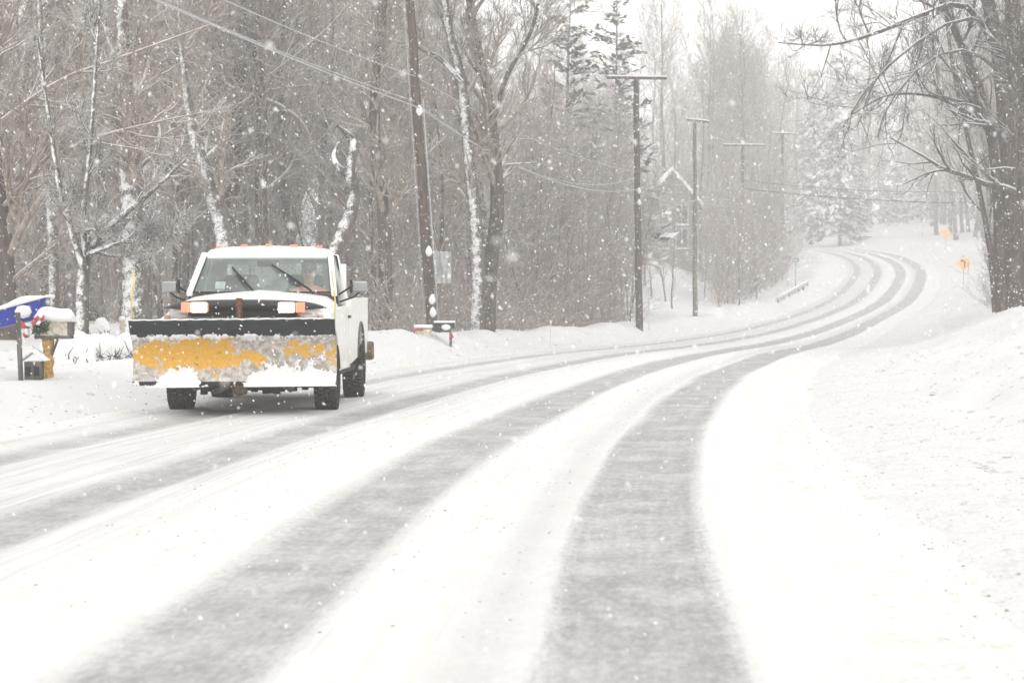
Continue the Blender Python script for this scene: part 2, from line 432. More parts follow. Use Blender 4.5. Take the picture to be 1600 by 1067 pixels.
def grow_tree(seed, Hh=18, r=.2, n1=22, n2=7, n3=5, n4=4, t0=.25, ang1=(.5, 1.0), trunk=None, l1=(.28, .48), wob0=.05, rmin=.006, spread_up=.10, lean=0, extra=None):
    rg = np.random.default_rng(seed)
    if trunk is None:
        d0 = np.array([[rg.normal(0, .05) + lean, rg.normal(0, .05), 1.0]])
        P0 = run(np.zeros((1, 3)), d0, np.array([Hh]), 14, rg, wob0, .03)
        K = 14; R0 = r * (1 - np.linspace(0, 1, K) ** 1.1 * .85)[None]; R0[0, 0] *= 1.35
        L0 = np.array([Hh])
    else:
        P0 = np.stack([bez(t[0], 14) for t in trunk]); K = 14
        R0 = np.stack([np.interp(np.linspace(0, 1, 14), np.linspace(0, 1, len(t[1])), t[1]) for t in trunk])
        L0 = np.array([t[2] if len(t) > 2 else np.linalg.norm(P0[i, -1] - P0[i, 0]) for i, t in enumerate(trunk)])
    if trunk is None or trunk[0][0][0][2] < 1e9:
        P0 = P0.copy(); P0[:, 0, 2] -= 0.0
    tr = tubes(P0, R0, 10)
    parts = []
    s, d, l, r1 = kids(P0, R0, L0, n1, rg, t0, .98, ang1, l1, .5, .55, .12)
    P1 = run(s, d, l, 8, rg, .13, spread_up); R1 = np.maximum(taper(np.maximum(r1, .02), 8, .2), rmin)
    if extra is not None:
        E = np.stack([bez(e[0], 8) for e in extra]); ER = np.stack([np.interp(np.linspace(0, 1, 8), np.linspace(0, 1, len(e[1])), e[1]) for e in extra])
        P1 = np.concatenate([P1, E]); R1 = np.concatenate([R1, ER]); l = np.concatenate([l, np.array([np.linalg.norm(e[-1] - e[0]) for e in E])])
    parts.append(tubes(P1, R1, 5))
    s, d, l2, r2 = kids(P1, R1, l, n2, rg, .15, 1, (.45, .95), (.35, .65), .6, .4, .05)
    P2 = run(s, d, l2, 6, rg, .16, .06); R2 = np.maximum(taper(np.maximum(r2, .012), 6, .3), rmin * .85); parts.append(tubes(P2, R2, 4))
    s, d, l3, r3 = kids(P2, R2, l2, n3, rg, .12, 1, (.4, .9), (.4, .7), .6, .35, .04)
    P3 = run(s, d, l3, 4, rg, .18, .05); R3 = np.maximum(taper(np.maximum(r3, .008), 4, .4), rmin * .7); parts.append(tubes(P3, R3, 3))
    if n4:
        s, d, l4, r4 = kids(P3, R3, l3, n4, rg, .1, 1, (.4, .9), (.4, .8), .7, .3, .03)
        l4 = np.maximum(l4, .25)
        P4 = run(s, d, l4, 3, rg, .15, .03); R4 = np.maximum(taper(np.maximum(r4, .005), 3, .5), rmin * .6); parts.append(tubes(P4, R4, 3))
    return tr, join_vq(parts)

def tree_obj(name, tr, cr, loc, rz, mt, mc, label, group=None, cat='tree', lo=(0, 0, 0), scale=1, crown='crown'):
    o = empty(name, loc, rz); o.scale = (scale,) * 3
    tag(o, label, cat, group)
    link('trunk', np_mesh('trunk', *tr), mt, o); link(crown, np_mesh(crown, *cr), mc, o)
    return o
def copy_thing(root, loc, rz, sc, label=None, group=None):
    r_ = root.copy(); col.objects.link(r_); r_.location = loc; r_.rotation_euler = (0, 0, rz); r_.scale = sc
    if label: r_['label'] = label
    if group: r_['group'] = group
    for ch in root.children:
        c = ch.copy(); col.objects.link(c); c.parent = r_
        for g in ch.children:
            d = g.copy(); col.objects.link(d); d.parent = c
    return r_

HID = Vector((0, -400, -50))
# woodland prototypes; the first planting of each kind moves the prototype itself
protos = []
specs = [dict(Hh=19, r=.17, n1=26, t0=.22), dict(Hh=21, r=.22, n1=28, t0=.3), dict(Hh=17, r=.13, n1=26, t0=.15, ang1=(.4, .8)),
         dict(Hh=22, r=.25, n1=26, t0=.28, ang1=(.6, 1.2)), dict(Hh=15, r=.10, n1=24, t0=.12, ang1=(.3, .7)), dict(Hh=20, r=.19, n1=30, t0=.2, wob0=.09),
         dict(Hh=18, r=.15, n1=26, t0=.10, ang1=(.7, 1.3)), dict(Hh=12, r=.08, n1=26, t0=.06, ang1=(.4, .9), n3=5)]
for i, sp in enumerate(specs):
    protos.append([grow_tree(100 + i, **sp), None])
sap = [grow_tree(300 + i, Hh=6.5, r=.045, n1=16, n2=6, n3=5, n4=3, t0=.05, ang1=(.25, .8), l1=(.3, .55)) for i in range(4)]
for s_ in sap: protos.append([s_, None])
far_specs = [dict(Hh=20, r=.18, n1=24, n2=6, n3=5, n4=0, t0=.15, rmin=.019), dict(Hh=18, r=.15, n1=26, n2=6, n3=5, n4=0, t0=.1, rmin=.019, ang1=(.35, .7)), dict(Hh=22, r=.2, n1=24, n2=6, n3=5, n4=0, t0=.2, rmin=.019)]
for i, sp in enumerate(far_specs): protos.append([grow_tree(400 + i, **sp), None])
def plant(k, X, Y, rz, sc, label, group, name='bare_tree', mt='bark', cat='tree'):
    g, first = protos[k]
    z = ground(X, Y) - .12
    if first is None:
        o = tree_obj(name, g[0], g[1], (X, Y, z), rz, M[mt], M['twig'], label, group, cat); o.scale = sc
        protos[k][1] = o; return o
    o = copy_thing(first, (X, Y, z), rz, sc, label, group); o.name = name; o['category'] = cat
    return o

# hand-shaped trees of the near wood: trunk lines given in photograph pixels at their own distance
def px_line(pts, d, dy=None):
    dy = dy or [0] * len(pts)
    return [tuple(at(x, y, d + e)) for (x, y), e in zip(pts, dy)]
def near_tree(name, lines, d, label, seed, mt='bark', mc='twig', n1=14, t0=.15, base=True, l1=(.2, .4), extra=None, **kw):
    tr = []
    x0 = lines[0][0][0][0]
    X = (x0 - 800) / F * d; zb = ground(X, d) - .15
    root = Vector((X, d, zb))
    for j, (pts, wpx) in enumerate(lines):
        P = [Vector(p) for p in px_line(pts, d, [((i * 37 + seed * 13 + j * 5) % 7 - 3) * .10 * (i > 0) for i in range(len(pts))])]
        if j == 0: P[0].z = zb
        P = [tuple(p - root) for p in P]
        tr.append((P, [x / F * d / 2 for x in wpx], kw.get('L0', 9)))
    ex = None
    if extra:
        ex = [([tuple(Vector(p) - root) for p in px_line(pts, d, [(-.25 * i) for i in range(len(pts))])], [x / F * d / 2 for x in wpx]) for pts, wpx in extra]
    kw.pop('L0', None)
    kw.setdefault('n4', 3); kw.setdefault('n3', 5)
    g = grow_tree(seed, trunk=tr, n1=n1, t0=t0, l1=l1, extra=ex, **kw)
    return tree_obj(name, g[0], g[1], root, 0, M[mt], M[mc], label)

near_tree('bare_tree', [([(213, 515), (214, 420), (210, 330), (203, 240), (196, 120), (190, -60)], [50, 46, 42, 36, 24, 12])], 50,
          'thick pale trunk plastered with snow rising behind the leaning mailboxes', 11, 'bark_plastered', n1=16, t0=.45)
near_tree('bare_tree', [([(127, 512), (130, 440), (138, 395), (165, 360), (228, 308), (290, 250)], [24, 20, 16, 10, 8, 4]),
                        ([(132, 420), (112, 360), (95, 300), (80, 200), (60, 60)], [14, 11, 9, 7, 4]),
                        ([(136, 398), (170, 385), (205, 377), (260, 371)], [8, 7, 5, 2]),
                        ([(140, 392), (180, 400), (228, 392)], [7, 5, 2]),
                        ([(133, 400), (130, 340), (140, 250), (150, 120), (160, -40)], [12, 10, 8, 6, 4])], 42,
          'low forking tree spreading snowy limbs sideways at the left wood edge', 12, 'bark_plastered', 'twig_snowy', n1=7, t0=.3, l1=(.1, .22), L0=6)
near_tree('bare_tree', [([(362, 500), (358, 400), (345, 340), (325, 280), (305, 215), (290, 130), (280, 0)], [40, 38, 32, 24, 18, 12, 6])], 58,
          'leaning tree with flaking snow-plastered trunk directly behind the truck cab', 13, 'bark_plastered', n1=16, t0=.4)
near_tree('bare_tree', [([(515, 510), (522, 400), (545, 345), (554, 300), (546, 272), (552, 235), (548, 215), (528, 198)], [26, 24, 22, 19, 17, 14, 12, 4]),
                        ([(547, 275), (528, 262), (522, 245), (530, 222)], [13, 12, 9, 3])], 52,
          'crooked dead tree caked white with snow and hooked at its top', 14, 'bark_plastered', 'twig_snowy', n1=2, t0=.2, l1=(.05, .12), L0=5, n2=4, n3=4)
near_tree('bare_tree', [([(603, 515), (602, 420), (600, 340), (588, 240), (586, 150), (596, 60), (600, -40)], [24, 22, 20, 18, 17, 15, 13])], 60,
          'tall straight dark trunk in the wood between truck and roadside pole', 15, n1=18, t0=.3)
near_tree('bare_tree', [([(745, 515), (748, 430), (744, 350), (732, 240), (722, 130), (700, 40), (690, -40)], [24, 23, 21, 18, 16, 13, 10]),
                        ([(722, 130), (690, 95), (650, 75), (600, 60)], [9, 8, 6, 3])], 62,
          'left trunk of the snow-flecked pair right of the nearest utility pole', 16, 'bark_plastered', n1=16, t0=.35)
near_tree('bare_tree', [([(762, 515), (766, 420), (778, 320), (770, 220), (762, 150), (742, 60), (730, -30)], [25, 24, 23, 21, 17, 14, 11]),
                        ([(768, 200), (792, 120), (830, 50), (850, -40)], [9, 8, 6, 4])], 63,
          'right trunk of the snow-flecked pair right of the nearest utility pole', 17, n1=18, t0=.35)
near_tree('bare_tree', [([(412, 512), (410, 400), (408, 280), (410, 180), (402, 80), (404, -40)], [22, 20, 19, 17, 16, 14])], 66,
          'dark upright trunk directly above the truck cab roof', 18, n1=18, t0=.3,
          extra=[([(402, 152), (370, 145), (335, 138), (298, 133)], [9, 8, 7, 3]), ([(412, 155), (445, 170), (475, 195), (490, 230)], [9, 8, 6, 3])])
near_tree('bare_tree', [([(84, 515), (84, 420), (80, 330), (74, 240), (70, 120), (60, -40)], [17, 16, 14, 12, 10, 8])], 47,
          'slim upright trunk with snow streak at the far left edge', 19, 'bark_plastered', n1=16, t0=.3)
near_tree('bare_tree', [([(290, 515), (288, 400), (292, 250), (284, 120), (268, -40)], [16, 15, 14, 12, 9])], 64,
          'slender grey trunk just left of the leaning flaking trunk', 20, n1=18, t0=.25)
near_tree('bare_tree', [([(12, 525), (10, 420), (-2, 300), (-20, 150), (-30, -40)], [30, 28, 25, 22, 18])], 44,
          'broad trunk cut by the left picture edge above the blue box', 21, n1=22, t0=.2, l1=(.3, .55),
          extra=[([(0, 330), (80, 250), (170, 210), (300, 180)], [9, 7, 5, 2]), ([(-10, 200), (90, 130), (180, 95), (330, 40)], [9, 7, 5, 2]),
                 ([(5, 455), (30, 430), (60, 405), (95, 375)], [8, 8, 6, 3])])
# right-hand roadside trees
near_tree('roadside_tree', [([(1588, 486), (1582, 400), (1578, 328), (1570, 187), (1556, 70), (1541, 0), (1525, -80)], [30, 26, 25, 25, 22, 20, 16]),
                            ([(1568, 150), (1545, 60), (1500, 8), (1430, 28), (1353, 58), (1290, 72), (1215, 68)], [14, 12, 10, 8, 6, 4, 2]),
                            ([(1556, 70), (1580, 20), (1600, -60)], [14, 12, 8])], 58,
          'large bare tree at right edge arching a long branch over the road', 31, mc='dark_twig', n1=10, t0=.42, l1=(.3, .55), L0=8, ang1=(.7, 1.4), n3=5, n4=3,
          extra=[([(1548, 40), (1500, 30), (1440, 62), (1380, 110), (1335, 165), (1325, 205)], [7, 6, 5, 4, 3, 2]),
                 ([(1558, 110), (1510, 80), (1450, 95), (1390, 160), (1370, 215)], [7, 6, 4, 3, 2])])
near_tree('roadside_tree', [([(1566, 478), (1561, 400), (1558, 300), (1546, 205), (1527, 131), (1489, 47), (1450, -40)], [20, 17, 16, 15, 13, 11, 7]),
                            ([(1545, 205), (1500, 170), (1450, 150), (1385, 150), (1330, 180)], [9, 7, 5, 4, 2])], 60,
          'slimmer trunk leaning left beside the large right-hand roadside tree', 32, mc='dark_twig', n1=10, t0=.4, l1=(.3, .55), L0=8, ang1=(.7, 1.4), n3=5, n4=3)
near_tree('roadside_tree', [([(1612, 490), (1608, 400), (1600, 280), (1604, 150), (1612, 0), (1618, -80)], [30, 28, 26, 24, 22, 20])], 55,
          'rightmost roadside trunk partly cut by the picture edge', 33, mc='dark_twig', n1=11, t0=.2, l1=(.3, .6), n3=5, n4=3, L0=8, ang1=(.7, 1.4))
near_tree('roadside_tree', [([(1556, 470), (1548, 400), (1530, 300), (1512, 220), (1490, 120), (1478, 40), (1470, -30)], [10, 9, 8, 7, 6, 5, 4])], 66,
          'thin young tree behind the two roadside trunks on the right bank', 34, mc='dark_twig', n1=20, t0=.05, l1=(.25, .5), L0=7)

rw = random.Random(21)
def scat(n, pxr, dr, kinds, label, group, umax=-11.5, name='bare_tree', cat='tree', umin=None, smin=.85, smax=1.15):
    c = 0; tries = 0
    while c < n and tries < 4000:
        tries += 1
        d = rw.uniform(*dr); px = rw.uniform(*pxr); X = (px - 800) / F * d; u = X - float(XT(d))
        if 985 < px < 1128 and 90 < d < 172 and rw.random() < .62: continue
        if umax is not None and u > umax: continue
        if umin is not None and u < umin: continue
        s = rw.uniform(smin, smax)
        plant(rw.choice(kinds), X, d, rw.uniform(0, 6.28), (s, s, s * rw.uniform(.9, 1.15)), label, group, name, 'bark', cat); c += 1
# left wood, nearer and deeper rows
scat(6, (540, 830), (64, 84), [2, 5, 7, 7], 'bare grey tree in the near wood around the nearest utility pole', 'bare trees in the near wood around the nearest pole', smax=1)
scat(19, (-120, 540), (64, 84), [0, 1, 2, 3, 5, 6, 7], 'bare grey tree in the near rows of the left wood', 'bare trees in the near rows of the left wood')
scat(17, (520, 830), (84, 130), [0, 2, 4, 5, 6], 'lower bare tree deep in the wood right of the truck', 'lower bare trees deep in the wood right of the truck', smin=.55, smax=.74)
scat(27, (-100, 530), (84, 130), [0, 1, 2, 3, 4, 5, 6, 7], 'bare grey tree deep in the left wood', 'bare trees deep in the left wood')
scat(60, (-60, 900), (64, 95), [8, 9, 10, 11], 'thin bare sapling at the foot of the left wood', 'saplings in the left wood', name='sapling', cat='sapling', umax=-10.5)
scat(22, (820, 1000), (70, 120), [2, 4, 7, 7], 'lower bare tree behind the red brush', 'lower bare trees behind the red brush', smin=.5, smax=.68)
scat(34, (880, 1215), (95, 185), [8, 9, 10, 11], 'thin bare sapling along the inside of the bend', 'saplings along the inside of the bend', name='sapling', cat='sapling', umax=-9.6)
scat(17, (900, 1200), (100, 165), [2, 4, 4, 7, 7], 'bare tree between the utility poles and the house', 'bare trees around the house', umax=-12, smin=.5, smax=.72)
scat(10, (1090, 1240), (150, 240), [12, 13, 14], 'bare tree on the slope inside the bend', 'bare trees on the slope inside the bend', umax=-12, smin=.45, smax=.7)
scat(38, (880, 1130), (190, 330), [12, 13, 14], 'hazy bare tree in the far wood behind the house', 'hazy bare trees behind the house', umax=-13, smin=.68, smax=.92)
scat(46, (1120, 1320), (195, 330), [12, 13, 14], 'hazy bare tree in the far wood left of the bend', 'hazy bare trees left of the bend', umax=-13, smin=.7, smax=.9)
scat(14, (1125, 1222), (145, 185), [4, 7, 4], 'small bare tree rising out of the thicket inside the bend', 'small bare trees in the thicket inside the bend', umax=-10.8, smin=.5, smax=.8)
scat(18, (1160, 1640), (300, 318), [12, 13, 14], 'hazy bare tree in the front row of the far wood beyond the bend', 'hazy bare trees in the front row beyond the bend', umax=None)
scat(20, (1445, 1610), (238, 300), [12, 13, 14], 'hazy bare tree on the slope behind the warning signs', 'hazy bare trees behind the warning signs', umax=None, umin=6)
# the far wood behind them reads as one mass
lt = [join_vq(list(grow_tree(500 + i, Hh=21, r=.2, n1=17, n2=5, n3=4, n4=0, t0=.12, rmin=.03))) for i in range(3)]
fw = []
for i in range(28):
    V_, Q_ = lt[i % 3]; d = rw.uniform(320, 370); px = 1150 + 500 * (i + rw.random()) / 28; X = (px - 800) / F * d; a = rw.uniform(0, 6.28); s_ = rw.uniform(.9, 1.25)
    Rm = np.array([[math.cos(a), -math.sin(a), 0], [math.sin(a), math.cos(a), 0], [0, 0, 1]]) * s_
    fw.append((V_ @ Rm.T + np.array([X, d, ground(X, d) - .2]), Q_))
tag(link('far_wood', np_mesh('far_wood', *join_vq(fw)), M['twig']), 'pale hazy wood closing the view beyond the bend', 'wood', kind='stuff')
scat(34, (1440, 1680), (110, 300), [12, 13, 14, 2], 'bare tree on the right bank beyond the warning signs', 'bare trees on the right bank', umax=None, umin=9)
scat(24, (1500, 1680), (62, 120), [2, 4, 7, 8, 9, 10], 'young bare tree on the right bank near the roadside trunks', 'young bare trees on the right bank', name='young_tree', umax=None, umin=6.3, smin=.6, smax=1)

# undergrowth nobody could count
def brush(name, n, pxr, dr, hr, mat, umax, umin, seed, r=.006, n1=5, n2=2):
    rg = np.random.default_rng(seed)
    d = rg.uniform(dr[0], dr[1], n * 4); px = rg.uniform(pxr[0], pxr[1], n * 4); X = (px - 800) / F * d; u = X - XT(d)
    ok = (u < umax) & (u > umin); d, X, u = d[ok][:n], X[ok][:n], u[ok][:n]
    z = H(u, d) - .1; st = np.stack([X, d, z], -1); m = len(st)
    dirs = rg.normal(0, .35, (m, 3)) + np.array([0, 0, 1.0]); L = rg.uniform(hr[0], hr[1], m)
    P0 = run(st, dirs, L, 5, rg, .14, .03); R0 = taper(np.full(m, r * 1.6), 5, .5)
    s, dd, l1, r1 = kids(P0, R0, L, n1, rg, .1, 1, (.4, 1.0), (.35, .6), .7, .4)
    P1 = run(s, dd, l1, 4, rg, .18, .05); R1 = taper(np.full(len(s), r), 4, .6)
    s, dd, l2, r2 = kids(P1, R1, l1, n2, rg, .1, 1, (.4, 1.0), (.4, .7), .7, .4)
    P2 = run(s, dd, l2, 3, rg, .18, .05); R2 = taper(np.full(len(s), r * .8), 3, .6)
    V, Q = join_vq([tubes(P0, R0, 3), tubes(P1, R1, 3), tubes(P2, R2, 3)])
    o = link(name, np_mesh(name, V, Q), mat); return o
tag(brush('underbrush', 1500, (-80, 960), (60, 110), (1.2, 4.5), M['twig'], -10.8, -40, 1), 'tangle of bare twigs and stems filling the floor of the left wood', 'underbrush', kind='stuff')
tag(brush('roadside_brush', 850, (590, 1010), (52, 104), (.5, 2.1), M['twig'], -9.5, -13, 9), 'knee-high tangle of brown twigs along the left snowbank', 'brush', kind='stuff')
tag(brush('red_brush', 650, (790, 1000), (84, 104), (1.0, 3.2), M['red_twig'], -10.0, -22, 2, r=.008), 'low reddish brush beside the tall utility pole', 'brush', kind='stuff')
tag(brush('bend_brush', 850, (1120, 1226), (138, 195), (1.5, 6.5), M['twig'], -10.6, -24, 3, r=.011), 'dense bare thicket along the inside of the bend', 'thicket', kind='stuff')
tag(brush('bank_brush', 400, (1500, 1660), (60, 120), (.6, 2.2), M['twig'], 30, 6.3, 4, r=.007), 'scrubby twigs under the trees of the right bank', 'brush', kind='stuff')

# conifers
def conifer(seed, Hh=20, r=.22, dens=34, wid=3.2, loose=0.0):
    rg = np.random.default_rng(seed)
    K = 10; P0 = run(np.zeros((1, 3)), np.array([[0, 0, 1.0]]), np.array([Hh]), K, rg, .012, .05); R0 = r * (1 - np.linspace(0, .95, K))[None]
    tr = tubes(P0, R0, 8)
    n = dens * 7; t = np.sort(rg.uniform(.06, .985, n)); a = rg.uniform(0, 6.28, n)
    L = wid * (1 - t) ** .75 * rg.uniform(.6, 1.1, n) + .25
    d = np.stack([np.cos(a), np.sin(a), np.full(n, .05 + loose) + .5 * (t > .85)], -1)
    x = t * (K - 1); i = np.minimum(x.astype(int), K - 2); f = (x - i)[:, None]; s = P0[0, i] * (1 - f) + P0[0, i + 1] * f
    P1 = run(s, d, L, 6, rg, .05, .02, .28 - loose * .5); R1 = taper(np.full(n, .03), 6, .2)
    br = tubes(P1, R1, 3)
    # needle sprays: flat drooping blades along each bough
    m = 15; pi = np.repeat(np.arange(n), m); tt = rg.uniform(.12, 1, n * m); x = tt * 5; i = np.minimum(x.astype(int), 4); f = (x - i)[:, None]
    s = P1[pi, i] * (1 - f) + P1[pi, i + 1] * f; T = unit(P1[pi, i + 1] - P1[pi, i])
    side = unit(np.cross(T, np.array([[0, 0, 1.0]]))) * rg.choice([-1, 1], (n * m, 1))
    dd = unit(T * .7 + side * rg.uniform(.2, 1.1, (n * m, 1)) + np.stack([np.zeros(n * m), np.zeros(n * m), rg.uniform(-.5, .12 + loose, n * m)], -1))
    l = (L[pi] * .30 * rg.uniform(.6, 1.2, n * m) + .12)[:, None]; wv = unit(np.cross(dd, rg.normal(0, .35, (n * m, 3)) + np.array([0, 0, 1.0]))) * (l * .20 + .03)
    a0 = s; b0 = s + dd * l * .5 + wv; c0 = s + dd * l; d0 = s + dd * l * .5 - wv
    V = np.stack([a0, b0, c0, d0], 1).reshape(-1, 3); Q = np.arange(len(V)).reshape(-1, 4)
    return tr, join_vq([br, (V, Q)])
con = [conifer(1), conifer(2, 17, wid=2.8), conifer(3, 24, wid=4.2, dens=22, loose=.35)]
con_first = [None] * 3
def plant_con(k, px, d, sc, label, group=None, mc='needles', rz=0.0, name='spruce_tree'):
    X = (px - 800) / F * d; loc = (X, d, ground(X, d) - .2)
    if con_first[k] is None:
        o = tree_obj(name, con[k][0], con[k][1], loc, rz, M['bark'], M[mc], label, group); con_first[k] = o
        if group is None and 'group' in o: del o['group']
    else:
        o = copy_thing(con_first[k], loc, rz, (1, 1, 1), label, group)
        if group is None and 'group' in o: del o['group']
        o.name = name
    o.scale = (sc,) * 3; return o
plant_con(0, 1312, 270, 1.16, 'tall spruce loaded with snow standing above the bend', rz=.3)
plant_con(1, 1275, 285, 1.25, 'narrow dark spruce just left of the tall snow-loaded spruce', rz=1.3)
plant_con(1, 1345, 292, .62, 'shorter snowy spruce just right of the tall snow-loaded spruce', rz=2.6)
plant_con(0, 1400, 305, .5, 'small dense snowy spruce beyond the far roadside mailboxes', rz=4.0)
plant_con(0, 1215, 300, .95, 'hazy spruce left of the group above the bend', rz=5.0)
plant_con(2, 880, 122, .80, 'tall pine left of the pair whose tops reach the upper edge', mc='pine_needles', name='pine_tree')
plant_con(2, 955, 130, .84, 'tall pine right of the pair whose tops reach the upper edge', mc='pine_needles', rz=2, name='pine_tree')
for i, (px, d, s) in enumerate([(1440, 330, .9), (1500, 340, .8), (1180, 345, .95), (1560, 330, .9), (1380, 345, .9), (1260, 340, 1.0), (1470, 318, .7), (1340, 330, .95), (1420, 350, 1.1), (1530, 322, .6)]):
    plant_con(i % 2, px, d, s, 'hazy conifer in the far wood beyond the bend', 'hazy conifers beyond the bend', rz=i * 1.7)

# ------------------------------------------------------------------ utility poles and wires
def pole(px, d, topy, lean_px, dia_px, arm, rot, label, basey=None, mat='pole_wood', arm_y=None, arm_len=2.4, clumps=()):
    X = (px - 800) / F * d; zb = ground(X, d) - .2; base = Vector((X, d, zb))
    top = at(px + lean_px, topy, d)
    o = empty('utility_pole', base); tag(o, label, 'utility pole', 'utility poles along the left side of the road')
    ax = (top - base)
    r = dia_px / F * d / 2
    b = MB(); n = 16
    b.tube([tuple(ax * (i / n) + Vector((math.sin(i * 1.3) * .012, math.cos(i * 1.7) * .012, 0))) for i in range(n + 1)], [r * (1 - .3 * i / n) for i in range(n + 1)], 14)
    b.build('pole', M[mat], o)
    if arm:
        L = arm_len / 2; cz = arm_y
        Mx = Matrix.Translation(ax * ((at(px, arm_y, d).z - base.z) / ax.z)) @ Matrix.Rotation(rot, 4, 'Z')
        MB().box(-L, L, -r - .12, -r - .01, -.05, .05, Mx).build('crossarm', M[mat], o, .008)
        sb = MB()
        sb.box(-L, L, -r - .13, -r - .005, .052, .11, Mx); sb.build('snow_cap', M['snow'], o, .015)
        for s in (-1, 1):
            p0 = Mx @ Vector((s * .75, -r - .02, -.06)); p1 = Mx @ Vector((0, -r - .0, -.65))
            MB().tube([p0, p1], .018, 6).build('brace', M['metal'], o)
        for xx in (-L + .1, -L + .75, L - .1):
            b = MB(); b.lathe([(.0, 0), (.02, 0), (.02, .08), (.055, .09), (.06, .13), (.035, .15), (.045, .18), (.0, .2)], 10, Mx @ Matrix.Translation((xx, -r - .065, .08))); b.build('insulator', M['metal'], o)
    for cy in clumps:
        c_ = ax * ((at(px, cy, d).z - base.z) / ax.z)
        b = MB(); b.lathe([(0, -.10), (.05, -.07), (.09, 0), (.075, .07), (.03, .15), (0, .17)], 7, Matrix.Translation(c_ + Vector((.05, -r * .9, 0))) @ Matrix.Diagonal((1, .7, 1, 1))); b.build('snow_clump', M['snow'], o)
    return o, base, ax
def att(pb, z, side=0.0):
    o, base, ax = pb; return base + ax * ((z - base.z) / ax.z) + Vector((side, -.15, 0))
P1 = pole(676, 55, -150, -45, 17, True, .9, 'nearest leaning utility pole with roadside mailboxes at its foot', arm_y=-130, clumps=(176, 395, 470, 490))
P2 = pole(999, 91, 118, -6, 12, True, .12, 'dark utility pole with full crossarm standing alone in mid road bank', arm_y=124, clumps=(300, 318))
P3 = pole(1086, 119, 186, -1, 8, True, .9, 'greenish utility pole second from the dark crossarm pole', arm_y=190, mat='pole_green', arm_len=1.9)
P4 = pole(1160, 165, 222, 0, 6.5, True, .15, 'hazy utility pole with snow-topped crossarm over the thicket', arm_y=228, arm_len=3.0)
P5 = pole(1222, 190, 205, 0, 6, True, .5, 'faint farthest utility pole beside the street sign at the bend', arm_y=210)
P0 = pole(-620, 19, -700, 0, 58, False, 0, 'utility pole standing outside the left edge')
# riser conduit and white guard on the nearest pole
b = MB(); b.tube([tuple(P1[2] * t + Vector((.17 - .03 * t, -.06, 0))) for t in (.0, .2, .4, .55)], .022, 6); b.build('conduit', M['metal'], P1[0])
b = MB(); b.tube([tuple(P1[2] * t + Vector((-.17 + .03 * t, -.05, 0))) for t in (.0, .25, .5, .8)], .012, 6); b.build('ground_wire', M['metal'], P1[0])

def wire(pts, sag, r, mat, label, name='utility_wire', cat='wire'):
    out = []
    for i in range(len(pts) - 1):
        a, c = Vector(pts[i]), Vector(pts[i + 1]); s = sag[i] if hasattr(sag, '__len__') else sag
        for k in range(14):
            t = k / 14; p = a.lerp(c, t); p.z -= s * 4 * t * (1 - t); out.append(tuple(p))
    out.append(tuple(pts[-1]))
    b = MB(); b.tube(out, r, 5); o = b.build(name, mat); return tag(o, label, cat)
def strung(zs, sag, r, mat, label, side=0.0):
    pp = [P0, P1, P2, P3, P4, P5]
    return wire([att(pp[i], z, side) for i, z in enumerate(zs)], sag, r, mat, label)
strung([6.45, 6.68, 6.35, 7.3, 9.0, 10.5], [.25, .38, .3, .25, .3], .012, M['wire_snow'], 'uppermost of the snow-coated cables strung from pole to pole')
strung([6.05, 6.08, 6.1, 6.9, 8.5, 10.0], [.2, .95, .3, .3, .3], .012, M['wire_snow'], 'middle of the three snow-coated cables strung from pole to pole', -.06)
strung([5.95, 5.92, 5.65, 6.4, 8.1, 9.6], [.15, .75, .3, .3, .3], .016, M['wire_snow'], 'lowest and thickest snow-coated cable strung from pole to pole', .06)
wire([att(P1, 10.8, -.5), at(949, 119, 91), at(1064, 187, 119), at(1130, 225, 165), at(1209, 207, 190)], .5, .008, M['wire_snow'], 'thin power line on the left ends of the crossarms')
wire([att(P1, 10.8, .5), at(1038, 117, 91), at(1108, 187, 119), at(1186, 225, 165), at(1240, 207, 190)], .5, .008, M['wire_snow'], 'thin power line on the right ends of the crossarms')
wire([at(1162, 295, 165), at(1545, 318, 150), at(1700, 322, 155)], [.25, .1], .030, M['wire'], 'lower and darker of two wires crossing above the distant road')
wire([at(1162, 282, 165), at(1480, 300, 150), at(1700, 306, 155)], [.25, .1], .018, M['wire'], 'upper and fainter of two wires crossing above the distant road')


# ------------------------------------------------------------------ pickup truck with snow plough
M['white_paint'] = None
def m_truck():
    k = N('dirty_white_paint', .35, .5)
    p = k.obj(); s = k.n('ShaderNodeSeparateXYZ'); k.t.links.new(p, s.inputs[0])
    n = k.noise(p, 5, 5, .65); n2 = k.noise(p, 40, 4, .7)
    low = k.step(k.math('ADD', s.outputs[2], k.math('MULTIPLY', k.math('SUBTRACT', n, .5), .5)), .30, 1.10, .85, .0)
    gg = k.n('ShaderNodeNewGeometry'); sn = k.n('ShaderNodeSeparateXYZ'); k.t.links.new(gg.outputs['Normal'], sn.inputs[0])
    side = k.math('MULTIPLY', k.step(k.math('ABSOLUTE', sn.outputs[0]), .6, .9), k.step(n, .3, .7, .10, .38))
    low = k.math('MAXIMUM', low, side)
    f = k.math('MULTIPLY', low, k.step(n2, .3, .7, .55, 1.0))
    sp = k.math('MULTIPLY', k.step(n2, .62, .7), .25)
    k.color(k.mix(k.math('ADD', f, sp, clamp=True), (.86, .86, .84), (.42, .39, .34)))
    k.put(k.b, 'Roughness', k.step(f, 0, 1, .3, .8)); return k.m
M['white_paint'] = m_truck()
M['black_plastic'] = plain('smoked_black_plastic', (.025, .027, .028), .35, spec=.35)
M['black_dull'] = plain('dull_black', (.02, .02, .02), .8)
M['rubber'] = snowy('tyre_rubber', (.028, .027, .026), wind=1.5, lo=.75, hi=1.1, noise_s=30, amt=.9)
